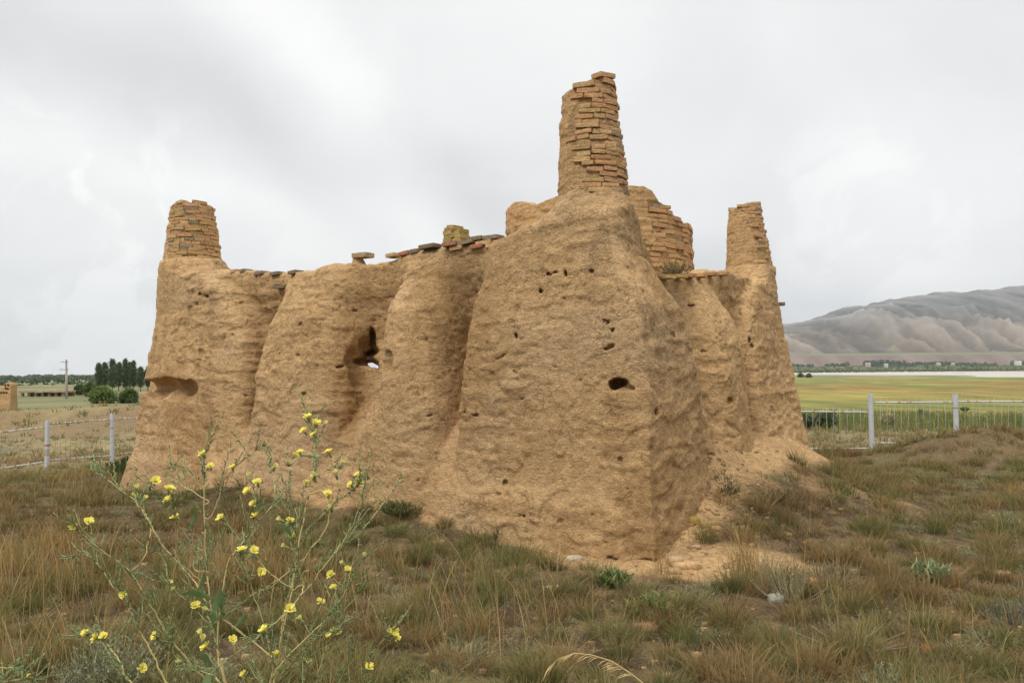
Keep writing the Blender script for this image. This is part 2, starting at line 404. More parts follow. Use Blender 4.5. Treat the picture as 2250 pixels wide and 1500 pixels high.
props(mo, 'grey eroded mountain range beyond the river', 'mountains', kind='structure')
# low blue ridge on the left horizon
xs2 = np.linspace(-9000, 900, 240); ys2 = np.linspace(7000, 9000, 8)
X, Y = np.meshgrid(xs2, ys2); X = X.ravel(); Y = Y.ravel()
hz = np.interp(X, [-9000, -5000, -4000, -3000, -1500, 900], [5, 12, 20, 32, 45, 20]) * (1 + .25 * fbm(X * .0012, X * 0, o=3, s=99))
Z = hz * np.sin(np.clip((Y - 7000) / 2000, 0, 1) * math.pi) - 4
ii = np.arange(7)[:, None] * 240; jj = np.arange(239)[None, :]
F = np.stack([ii + jj, ii + jj + 1, ii + 240 + jj + 1, ii + 240 + jj], -1).reshape(-1, 4)
props(obj('hills', mkmesh('hills', np.stack([X, Y, Z], -1), F, np.tile([.14, .16, .13], (len(X), 1)), [m_mtn])), 'low hazy hills on the left horizon', 'hills', kind='structure')

# ------------------------------------------------------------------ the ruin as a distance field
def smin(a, b, k):
    h = np.clip(.5 + .5 * (b - a) / k, 0, 1); return b * (1 - h) + a * h - k * h * (1 - h)
def smax(a, b, k): return -smin(-a, -b, k)
def bulge(u, a, z, zs, u0, u1, es, z0, zt, p=2.6):
    lo = np.interp(z, zs, u0); hi = np.interp(z, zs, u1); e = np.interp(z, zs, es)
    s_ = np.sqrt(np.clip(1 - np.clip((z - z0) / (zt - z0), 0, 1) ** 2, 0.0, 1)) * .97 + .03
    uc = (lo + hi) / 2; wd = (hi - lo) / 2 * (.45 + .55 * s_); e = e * s_
    q = (np.abs((u - uc) / wd) ** p + np.abs(np.maximum(a, -.2) / e) ** p) ** (1 / p)
    return (q - 1) * np.minimum(wd, e) * .9
carves = []                        # (centre, axes matrix rows scaled by 1/radius, k)
def sdf0(x, y, z):
    a, b, c, d, ua, ub = coords(x, y)
    oA = np.interp(z, [-.5, 0, .4, .85, 1.3, 2, 2.35, 2.65, 3], [.84, .78, .73, .56, .16, .02, .12, .26, .30])
    oB = np.interp(z, [-.5, 0, .7, 1.2, 2, 2.4, 2.7, 3], [.80, .72, .44, .28, .20, .22, .26, .28])
    hull = smax(smax(a - oA, b - oB, .12), smax(c - oB, d - oA, .12), .12)
    # near corner mass
    eA = np.interp(z, [-.5, 0, 1, 2, 2.5, 2.8, 3.1], [.68, .66, .64, .58, .50, .43, .36])
    eB = np.interp(z, [-.5, 0, .5, 1, 1.6, 2.2, 2.6, 2.8, 3.0, 3.15], [.95, .91, .88, .85, .82, .74, .52, .38, .31, .29])
    wA = np.interp(z, [0, .5, 1.5, 2.3, 2.5, 2.75, 2.95, 3.1], [1.28, 1.27, 1.22, 1.14, 1.08, 1.0, .8, .5])
    wB = np.interp(z, [0, 1.0, 2.0, 2.3, 2.55, 2.8, 3.1], [.86, .66, .50, .40, .30, .24, .26])
    kc = np.interp(z, [0, 1.2, 2.0, 2.6, 3], [.02, .04, .09, .20, .30])
    m0 = smax(smax(a - eA, b - eB, kc), smax(ua - wA, ub - wB, .2), np.interp(z, [0, 1, 2.2, 2.8], [.05, .05, .10, .3]))
    e1 = np.interp(z, [0, .8, 1.6, 2.6, 3.1], [.68, .63, .56, .46, .40])
    e1c = np.interp(z, [0, .5, 1.0, 1.25, 1.6, 2.6, 3.1], [.75, .71, .67, .64, .58, .42, .33])
    wl = np.interp(z, [0, 1.3, 2.0, 2.4, 2.7, 2.95, 3.1], [4.84, 4.84, 4.95, 5.15, 5.45, 5.95, 6.3])
    ub1 = (x - C1[0]) * dB[0] + (y - C1[1]) * dB[1]
    m1 = smax(smax(a - e1, c - e1c, .38), smax(wl - ua, ub1 - 1.1, .2), .24)
    e2 = np.interp(z, [0, .4, 1, 1.8, 2.4, 2.8, 3.05], [.84, .74, .64, .52, .42, .36, .32])
    w2 = np.interp(z, [0, 1, 2, 2.6, 3.0], [3.2, 3.25, 3.35, 3.7, 4.5])
    ua2 = (x - C2[0]) * dA[0] + (y - C2[1]) * dA[1]
    m2 = smax(smax(b - e2, d - e2 * .9, .34), smax(w2 - ub, ua2 - 1.1, .2), .22)
    m3 = smax(smax(c - e1, d - e1, .3), smax(-((x - C3[0]) * -dB[0] + (y - C3[1]) * -dB[1]) - 0.0, -.0 - 0 * x, .1), .2)
    D = hull
    D = smin(D, m0, np.interp(z, [2.0, 2.6], [.03, .35])); D = smin(D, m1, np.interp(z, [2.0, 2.6], [.06, .3])); D = smin(D, m2, .12)
    b2 = bulge(ua, a, z, [0, .8, 1.6, 2.2, 2.7, 2.9], [2.95, 3.02, 3.1, 3.15, 3.3, 3.4], [4.74, 4.72, 4.62, 4.45, 4.25, 4.0], [.84, .80, .75, .66, .46, .34], 2.6, 3.3, 4.2)
    D = smin(D, b2, np.interp(z, [1.8, 2.6], [.04, .3]))
    b3 = bulge(ua, a, z, [0, .9, 1.3, 1.7, 2.3, 2.7], [1.40, 1.44, 1.47, 1.50, 1.52, 1.6], [3.05, 2.75, 2.42, 2.40, 2.38, 2.3], [.85, .81, .77, .73, .64, .52], 2.1, 2.95, 3.6)
    D = smin(D, b3, np.interp(z, [2.0, 2.7], [.03, .22]))
    bb = bulge(ub, b, z, [0, .8, 1.6, 2.2, 2.7], [1.35, 1.45, 1.55, 1.62, 1.7], [3.1, 3.1, 3.08, 3.05, 2.9], [.82, .74, .66, .60, .50], 1.7, 2.74, 2.8)
    D = smin(D, bb, .14)
    bf = bulge(ub, b, z, [0, .8, 1.9], [.95, 1.0, 1.1], [1.75, 1.6, 1.42], [.80, .68, .5], 1.1, 2.05, 2.4)
    D = smin(D, bf, .06)
    # upper limits
    tA = np.interp(ua, topAu, topAz); tA = tA + .06 * (1 - sst(ua, .42, .8))
    tB = np.interp(ub, topBu, topBz)
    wa = np.abs(a); wb = np.abs(b)
    rough = .02 * vnoise(x * 3.1, y * 3.1, s=17) + .012 * vnoise(x * 9, y * 9, s=18)
    wall_top = np.where(wa < wb, tA, tB)
    rC0 = np.hypot(x - C0[0], y - C0[1]); rC1 = np.hypot(x - C1[0], y - C1[1]); rC2 = np.hypot(x - C2[0], y - C2[1])
    wall_top = np.maximum(wall_top, 3.22 - np.maximum(rC0 - .36, 0) * .9)
    wall_top = np.maximum(wall_top, 3.30 - np.maximum(rC1 - .42, 0) * 1.3)
    wall_top = np.maximum(wall_top, 3.12 - np.maximum(rC2 - .33, 0) * 1.2)
    deep = np.minimum(np.minimum(-a, -b), np.minimum(-c, -d))
    top = wall_top - (wall_top - 2.78) * sst(deep, .3, .5) + rough
    top = np.where(deep > .5, 2.78 + rough, top)
    D = smax(D, z - top, .09)
    t0 = smax(rC0 - (.345 - (z - 3.1) * .06), np.abs(z - 3.05) - .3, .05); D = smin(D, t0, .14)
    t1 = smax(rC1 - .43, np.abs(z - 2.9) - .32, .05); D = smin(D, t1, .12)
    t2 = smax(rC2 - .34, np.abs(z - 2.8) - .27, .05); D = smin(D, t2, .12)
    room = np.maximum(np.maximum(np.maximum(a, b), np.maximum(c, d)) + .38, np.maximum(z - 2.4, .05 - z))
    return smax(D, -room, .1)
def sdf(x, y, z):
    D = sdf0(x, y, z)
    for cc, A_, k, rm in carves:
        px_, py_, pz_ = x - cc[0], y - cc[1], z - cc[2]
        q = np.sqrt(sum((A_[i, 0] * px_ + A_[i, 1] * py_ + A_[i, 2] * pz_) ** 2 for i in range(3)))
        D = smax(D, -(q - 1) * rm, k)
    return D
def hit(px, py, t0=5.5, t1=16, f=sdf0):
    ts = np.arange(t0, t1, .01); r = ray(px, py)
    d = f(r[0] * ts, r[1] * ts, CAMZ + r[2] * ts); k = np.argmax(d < 0)
    return ts[k] if d[k] < 0 else None
def carve(px, py, rx, ry, depth, k=.03, ang=0.0, push=0.0):
    """hollow of half-size rx, ry photo pixels and given depth in metres, in the surface seen at the pixel"""
    D = hit(px, py)
    if D is None: return
    r = ray(px, py); f = r / np.linalg.norm(r); L = D * np.linalg.norm(r)
    side = np.cross(f, [0, 0, 1]); side /= np.linalg.norm(side); up = np.cross(side, f)
    ca, sa = math.cos(R(ang)), math.sin(R(ang)); s2 = ca * side + sa * up; u2 = -sa * side + ca * up
    sx, sy = rx / FPX * D, ry / FPX * D
    A_ = np.array([s2 / sx, u2 / sy, f / depth])
    carves.append((np.array([0, 0, CAMZ]) + f * (L + push), A_, k, min(sx, sy, depth)))
# hollow with the small hole in the left face
carve(785, 790, 32, 28, .13, .06, 20)
carve(806, 770, 17, 32, .16, .03, 12)
carve(819, 748, 10, 32, .32, .015, 4)
carve(803, 794, 30, 12, .32, .015, -4)
carve(790, 830, 24, 26, .10, .05, 0)
carve(815, 775, 22, 12, .42, .02, 20)
rr_ = ray(821, 804); fv = rr_ / np.linalg.norm(rr_); sd_ = np.cross(fv, [0, 0, 1]); sd_ /= np.linalg.norm(sd_); up_ = np.cross(sd_, fv)
for hx_, hy_, hr_, hs_ in ((819, 803, .052, .042), (829, 807, .034, .040), (812, 800, .03, .026)):
    q0 = P(hx_, hy_, 10.3); carves.append((q0, np.array([sd_ / hr_, up_ / hs_, fv / 1.6]), .008, hs_))
q1 = P(821, 800, 15.5); carves.append((q1, np.array([sd_ / .45, up_ / .5, fv / 3.2]), .05, .45))
carve(848, 800, 16, 26, .09, .04)
# eroded slot at the left corner
for px_, py_, rx_, ry_, dp in ((345, 852, 44, 19, .42), (385, 856, 46, 24, .30), (414, 858, 22, 24, .26), (326, 848, 24, 15, .6), (365, 846, 30, 18, .3), (345, 866, 26, 14, .34)): carve(px_, py_, rx_, ry_, dp, .025, 2)
# pocket near the front corner, cracks
carve(1360, 842, 21, 11, .34, .015, 2); carve(1376, 852, 20, 6, .10, .01, -8); carve(1352, 847, 12, 9, .30, .01)
for q in ((1135, 738, 5, 14, .08, 8), (1150, 744, 12, 4, .05, 12), (1107, 782, 14, 5, .08, 38), (1095, 788, 6, 4, .06, 20),
          (1206, 602, 10, 4, .07, -20), (1222, 598, 12, 4, .07, 12), (1243, 600, 4, 14, .08, 10), (1188, 640, 4, 10, .05, 30),
          (1335, 766, 20, 5, .06, 18), (1045, 912, 10, 6, .06, 0), (1148, 876, 8, 3, .05, 0), (945, 913, 12, 4, .05, 18),
          (1022, 905, 5, 10, .06, 0), (1330, 706, 12, 4, .05, -10), (1346, 726, 5, 9, .05, 20), (1360, 1010, 9, 3, .05, 8),
          (1380, 1072, 5, 7, .06, 0), (1325, 1193, 12, 3, .05, 0), (1305, 1130, 7, 3, .05, 10), (1110, 1060, 5, 10, .06, 0),
          (1150, 1133, 9, 4, .06, 0), (607, 630, 22, 5, .07, 2), (440, 646, 5, 9, .06, -30), (455, 651, 6, 8, .07, 20), (432, 668, 5, 7, .05, 0),
          (660, 712, 7, 5, .05, 30), (655, 780, 8, 6, .05, 30), (748, 806, 16, 5, .07, 10), (668, 865, 5, 9, .05, -30),
          (1518, 672, 12, 5, .08, 0), (1645, 745, 4, 14, .07, 0), (1652, 760, 4, 8, .06, 30), (1480, 735, 5, 12, .06, -20), (1625, 690, 5, 16, .05, 20),
          (1605, 880, 9, 12, .08, 0), (1560, 1000, 14, 8, .10, 0), (1440, 905, 7, 18, .10, 0), (1300, 595, 6, 5, .05, 0), (1240, 655, 3, 8, .04, 0),
          (775, 1013, 4, 4, .04, 0), (806, 1052, 6, 5, .06, 0)):
    carve(q[0], q[1], q[2] * .8, q[3] * .6, q[4] * 1.2, .006, q[5])
for q in ((1408, 1234, 26, 5, .12, 6), (1345, 1228, 16, 4, .08, -5)): carve(*q[:5], .01, q[5])
for i in range(16):
    px_ = random.uniform(330, 1720); py_ = random.uniform(600, 1150)
    carve(px_, py_, random.uniform(4, 8), random.uniform(2.5, 4), random.uniform(.03, .06), .01, random.uniform(-40, 40))

VX = .017
ox, oy, oz = -6.0, 6.5, -.55
NX, NY, NZ = 620, 644, 236
NX, NY, NZ = [(n // 4) * 4 for n in (NX, NY, NZ)]
X1 = (ox + VX * np.arange(NX)).astype(np.float32); Y1 = (oy + VX * np.arange(NY)).astype(np.float32); Z1 = (oz + VX * np.arange(NZ)).astype(np.float32)
G = np.empty((NX, NY, NZ), np.float32)
cX, cY = np.meshgrid(X1[2::4], Y1[2::4], indexing='ij')
for k0 in range(0, NZ, 4):
    cd = sdf0(cX, cY, np.full_like(cX, Z1[min(k0 + 2, NZ - 1)]))
    cd = np.repeat(np.repeat(cd, 4, 0), 4, 1)
    m = np.abs(cd) < .2
    ix, iy = np.nonzero(m)
    for k in range(k0, k0 + 4):
        s_ = np.where(cd > 0, 1.0, -1.0).astype(np.float32)
        s_[ix, iy] = sdf0(X1[ix], Y1[iy], np.full(len(ix), Z1[k], np.float32))
        G[:, :, k] = s_
for cc, A_, k_, rm in carves:      # carve only the voxels around each hollow
    ext = np.sqrt(np.sum(np.linalg.inv(A_) ** 2, 1)) + .08
    i0, i1 = np.searchsorted(X1, [cc[0] - ext[0], cc[0] + ext[0]]); j0, j1 = np.searchsorted(Y1, [cc[1] - ext[1], cc[1] + ext[1]]); l0, l1 = np.searchsorted(Z1, [cc[2] - ext[2], cc[2] + ext[2]])
    if i1 <= i0 or j1 <= j0 or l1 <= l0: continue
    gx_, gy_, gz_ = np.meshgrid(X1[i0:i1] - cc[0], Y1[j0:j1] - cc[1], Z1[l0:l1] - cc[2], indexing='ij')
    q = np.sqrt(sum((A_[i, 0] * gx_ + A_[i, 1] * gy_ + A_[i, 2] * gz_) ** 2 for i in range(3)))
    G[i0:i1, j0:j1, l0:l1] = smax(G[i0:i1, j0:j1, l0:l1], -(q - 1) * rm, k_)
G[0], G[-1], G[:, 0], G[:, -1], G[:, :, 0], G[:, :, -1] = 1, 1, 1, 1, 1, 1
def surface_nets(G, org, h):
    I = G < 0
    act = np.zeros(tuple(n - 1 for n in G.shape), bool)
    b0 = I[:-1, :-1, :-1]
    for dx in (0, 1):
        for dy in (0, 1):
            for dz in (0, 1):
                act |= I[dx:I.shape[0] - 1 + dx, dy:I.shape[1] - 1 + dy, dz:I.shape[2] - 1 + dz] != b0
    ci = np.nonzero(act); N = len(ci[0])
    idx = np.full(act.shape, -1, np.int32); idx[ci] = np.arange(N)
    sm_ = np.zeros((N, 3)); ct = np.zeros(N)
    corners = [(x, y, z) for x in (0, 1) for y in (0, 1) for z in (0, 1)]
    vals = {c_: G[ci[0] + c_[0], ci[1] + c_[1], ci[2] + c_[2]] for c_ in corners}
    for c_ in corners:
        for ax in range(3):
            if c_[ax] == 0:
                e = list(c_); e[ax] = 1; e = tuple(e)
                va, vb = vals[c_], vals[e]; m = (va < 0) != (vb < 0)
                tt = np.where(m, va / np.where(m, va - vb, 1), 0)
                p = np.tile(np.array(c_, float), (N, 1)); p[:, ax] += tt
                sm_[m] += p[m]; ct[m] += 1
    V = (np.stack(ci, -1) + sm_ / ct[:, None]) * h + np.array(org)
    F = []
    for ax in range(3):
        o1, o2 = (ax + 1) % 3, (ax + 2) % 3
        sl0 = [slice(1, -1)] * 3; sl0[ax] = slice(0, -1); sl1 = list(sl0); sl1[ax] = slice(1, None)
        A_, B_ = I[tuple(sl0)], I[tuple(sl1)]
        e = np.nonzero(A_ != B_); fl = A_[e]
        c_ = [e[0].copy(), e[1].copy(), e[2].copy()]
        for k in range(3):
            if k != ax: c_[k] += 1
        def cell(s1, s2):
            q = [c_[0].copy(), c_[1].copy(), c_[2].copy()]; q[o1] -= s1; q[o2] -= s2; return idx[q[0], q[1], q[2]]
        qd = np.stack([cell(1, 1), cell(0, 1), cell(0, 0), cell(1, 0)], -1)
        qd[~fl] = qd[~fl][:, ::-1]; F.append(qd)
    return V, np.concatenate(F)
VV, FF = surface_nets(G, (ox, oy, oz), VX)
del G
FF = FF[(FF >= 0).all(1)]
def vnormals(V, F):
    n = np.cross(V[F[:, 2]] - V[F[:, 0]], V[F[:, 3]] - V[F[:, 1]]); N = np.zeros_like(V)
    for k in range(4): np.add.at(N, F[:, k], n)
    return N / (np.linalg.norm(N, axis=1)[:, None] + 1e-12)
NN = vnormals(VV, FF)
x, y, z = VV.T
def muddisp(x, y, z):
    wz = z + .05 * vnoise(x * 1.5, y * 1.5, z * 1.5, s=100)
    d = .022 * fbm(x * 1.7, y * 1.7, z * 1.3, o=3, s=101)
    strat = vnoise(x * 2.4, y * 2.4, wz * 15, s=103) + .6 * vnoise(x * 5, y * 5, wz * 30, s=104)
    sm_ = .4 + .6 * sst(fbm(x * 1.1, y * 1.1, z * 1.1, o=2, s=105), -.4, .3)
    d = d + .0060 * strat * sm_
    d = d + .017 * fbm(x * 8, y * 8, z * 11, o=4, s=106, g=.75)
    led = vnoise(x * 4.5, y * 4.5, wz * 17, s=112); d = d + .011 * (sst(led, .0, .12) - .5) * sst(vnoise(x * 1.7, y * 1.7, z * 1.7, s=113), -.35, .1)
    p2 = vnoise(x * 17, y * 17, z * 26, s=114); d = d - .016 * sst(p2, .6, .85) * sst(vnoise(x * 1.9, y * 1.9, z * 1.9, s=115), -.3, .2)
    pit = vnoise(x * 8, y * 8, z * 13, s=107)
    d = d - .014 * sst(pit, .7, .92) * sst(vnoise(x * 1.3, y * 1.3, z * 1.3, s=108), -.5, .3)
    flake = vnoise(x * 4.2 + 2 * vnoise(x * 3, y * 3, z * 3, s=111), y * 4.2, z * 6.5, s=109)
    d = d + .016 * (sst(flake, -.05, .06) - .5) * sst(vnoise(x * .9, y * .9, z * .9, s=110), -.2, .3)
    return d
VV = VV + NN * muddisp(x, y, z)[:, None]
x, y, z = VV.T
a, b, c, d, ua, ub = coords(x, y)
big = fbm(x * .8, y * .8, z * .8, o=4, s=120)
mc = MUD * (1 + .22 * big[:, None]); mc = mc * (1 + .12 * fbm(x * 3.5, y * 3.5, z * 6, o=4, s=121)[:, None])
hue = sst(fbm(x * .7 + 9, y * .7, z * 1.1, o=4, s=125), -.15, .35)[:, None]
mc = mc + (np.array([.52, .375, .235]) * (1 + .1 * big[:, None]) - mc) * hue * .35
strk = sst(vnoise(x * 7, y * 7, z * .55, s=126) + .5 * vnoise(x * 19, y * 19, z * 1.2, s=127), .15, .8) * sst(z + .8 * vnoise(x * 1.5, y * 1.5, s=128), .8, 2.4)
mc = mc * (1 - .20 * strk[:, None])
# stains by noise, then browner patches at set spots, damp under the hole
st1 = sst(vnoise(x * 2.2, y * 2.2, z * .8, s=122) + .55 * fbm(x * 7, y * 7, z * 7, o=2, s=123), .12, .75)
mc = mc + (MUD * np.array([.62, .57, .50]) - mc) * (st1 * .55)[:, None]
def spot(px, py, rx, ry, amt, colr):
    global mc
    D = hit(px, py) or 9.; q = P(px, py, D); sx, sz = rx / FPX * D, ry / FPX * D
    w_ = np.exp(-(((x - q[0]) / sx) ** 2 + ((z - q[2]) / sz) ** 2 + ((y - q[1]) / .9) ** 2))
    w_ = w_ * np.clip(.75 + .9 * fbm(x * 6, y * 6, z * 6, o=3, s=int(px)), 0, 1.3)
    mc = mc + (np.array(colr) - mc) * np.clip(w_ * amt, 0, 1)[:, None]
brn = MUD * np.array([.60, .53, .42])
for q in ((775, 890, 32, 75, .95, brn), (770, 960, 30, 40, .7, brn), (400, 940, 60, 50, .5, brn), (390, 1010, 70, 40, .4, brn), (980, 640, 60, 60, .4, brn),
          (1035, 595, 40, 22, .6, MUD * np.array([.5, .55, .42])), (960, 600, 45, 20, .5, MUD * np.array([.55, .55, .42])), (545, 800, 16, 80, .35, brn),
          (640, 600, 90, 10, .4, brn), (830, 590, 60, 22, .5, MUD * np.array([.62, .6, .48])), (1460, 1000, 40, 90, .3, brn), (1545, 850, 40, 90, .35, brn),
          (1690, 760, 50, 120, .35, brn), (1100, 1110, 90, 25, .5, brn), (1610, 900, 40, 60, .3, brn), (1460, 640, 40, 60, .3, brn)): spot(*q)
m_mud, t, out = newmat('weathered_mud')
oc = t.n('ShaderNodeTexCoord').outputs['Object']
c_ = t.n('ShaderNodeAttribute', attribute_name='col').outputs[0]
mp = t.n('ShaderNodeMapping', ins={'Vector': oc, 'Scale': (1, 1, 1.7)}).outputs[0]
fA = t.noise(mp, 14, 8, .68, .4); fB = t.noise(oc, 70, 5, .7)
c_ = t.mix(1.0, c_, t.ramp(fA, [(.28, (.70, .66, .60)), (.5, (1, 1, 1)), (.74, (1.26, 1.25, 1.22))]), 'MULTIPLY')
c_ = t.mix(1.0, c_, t.ramp(fB, [(.3, (.72, .70, .66)), (.5, (1, 1, 1)), (.72, (1.28, 1.28, 1.28))]), 'MULTIPLY')
vo = t.n('ShaderNodeTexVoronoi', ins={'Vector': oc, 'Scale': 17.0, 'Randomness': 1.0}).outputs[0]
c_ = t.mix(t.mr(vo, .0, .07, .8, 0.0), c_, (.62, .55, .45))        # pale grit
mp2 = t.n('ShaderNodeMapping', ins={'Vector': oc, 'Scale': (1, 1, 2.2)}).outputs[0]
pk = t.n('ShaderNodeTexVoronoi', ins={'Vector': t.vm('ADD', mp2, (0, 0, 0)).outputs[0], 'Scale': 21.0}).outputs[0]
gate = t.mr(t.noise(oc, 5, 3, .6), .5, .62, 0.0, 1.0)
pit = t.math('MULTIPLY', t.mr(pk, .04, .20, 1.0, 0.0), gate)
h1 = t.math('MULTIPLY', t.noise(mp, 26, 8, .72, .3), 1.0)
h1 = t.math('ADD', h1, t.math('MULTIPLY', t.noise(oc, 95, 4, .7), .40))
h1 = t.math('ADD', h1, t.math('MULTIPLY', t.noise(oc, 48, 5, .75), .55))
h1 = t.math('SUBTRACT', h1, t.math('MULTIPLY', pit, 1.1))
scn = t.n('ShaderNodeVectorMath', operation='SCALE', ins={0: t.n('ShaderNodeTexNoise', ins={'Vector': oc, 'Scale': 7.0, 'Detail': 4.0}).outputs[1], 'Scale': .16}).outputs[0]
vec = t.vm('ADD', mp, scn).outputs[0]
edge = t.n('ShaderNodeTexVoronoi', feature='DISTANCE_TO_EDGE', ins={'Vector': vec, 'Scale': 7.5}).outputs[0]
crk = t.math('MULTIPLY', t.mr(edge, .0, .03, 1.0, 0.0), t.mr(t.noise(oc, 3.1, 4, .6), .50, .60, 0.0, 1.0))
h1 = t.math('SUBTRACT', h1, t.math('MULTIPLY', crk, .6))
bn = t.n('ShaderNodeBump', ins={'Strength': 1.0, 'Distance': .034, 'Height': h1})
b_ = t.n('ShaderNodeBsdfPrincipled', ins={'Base Color': c_, 'Roughness': .96, 'Specular IOR Level': .08, 'Normal': bn.outputs[0]})
m_mud.node_tree.links.new(b_.outputs[0], out.inputs[0])
m_brick = attr_mat('weathered_brick', .93, nscale=38, namt=.30, spec=.1, bump=.010, bscale=60)

ruin = empty('mud_ruin', (float(C0[0]), float(C0[1]), 0), 'eroded mud brick tomb ruin with three brick corner towers filling the middle', 'ruin')
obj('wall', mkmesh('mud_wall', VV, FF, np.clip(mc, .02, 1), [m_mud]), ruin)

# ------------------------------------------------------------------ bricks
def brick_template(n=4):
    g = np.linspace(-1, 1, n); pts = {}; V = []; Q = []
    def vid(p):
        k = tuple(np.round(p, 4))
        if k not in pts: pts[k] = len(V); V.append(p)
        return pts[k]
    for ax in range(3):
        for sgn in (-1, 1):
            for i in range(n - 1):
                for j in range(n - 1):
                    c4 = []
                    for di, dj in ((0, 0), (1, 0), (1, 1), (0, 1)):
                        p = [0, 0, 0]; p[ax] = sgn; p[(ax + 1) % 3] = g[i + di]; p[(ax + 2) % 3] = g[j + dj]; c4.append(vid(np.array(p, float)))
                    Q.append(c4 if sgn > 0 else c4[::-1])
    return np.array(V), np.array(Q)
BT_V, BT_Q = brick_template()
PAL = np.array([[.47, .30, .15], [.45, .27, .135], [.48, .265, .13], [.47, .31, .155], [.45, .29, .13], [.43, .28, .14], [.49, .31, .155]])
def brickcol(red=.15, yellow=.12, dark=.15):
    q = random.random()
    if q < red: c = np.array([.48, .275, .145]) * random.uniform(.8, 1.05)
    elif q < red + yellow: c = np.array([.48, .325, .14]) * random.uniform(.8, 1.05)
    elif q < red + yellow + dark: c = np.array([.26, .20, .13]) * random.uniform(.8, 1.2)
    else: c = PAL[random.randrange(len(PAL))] * random.uniform(.85, 1.1)
    return c
def add_brick(mb, c, ex, ey, ez, L, Wd, T, col, jit=.06, rnd=.16):
    v = BT_V.copy()
    r_ = np.linalg.norm(v * np.array([.8, .8, .8]), axis=1)
    v = v * (1 - rnd * .45 * np.clip(r_ - .95, 0, 1))[:, None]
    v = v * (1 + jit * np.random.default_rng(random.randrange(1 << 30)).uniform(-1, 1, v.shape) * np.array([.35, .5, 1.0]))
    sk = random.uniform(-.12, .12); v[:, 2] += sk * v[:, 0]
    w_ = v[:, 0:1] * L / 2 * ex + v[:, 1:2] * Wd / 2 * ey + v[:, 2:3] * T / 2 * ez
    cc = np.tile(col, (len(v), 1)); up = (v @ np.eye(3))[:, 2] > .7
    cc[up] = cc[up] * .80 + np.array([.12, .10, .06]) * .20                # lichen on upper faces
    mb.add(w_ + c, BT_Q, C=cc)

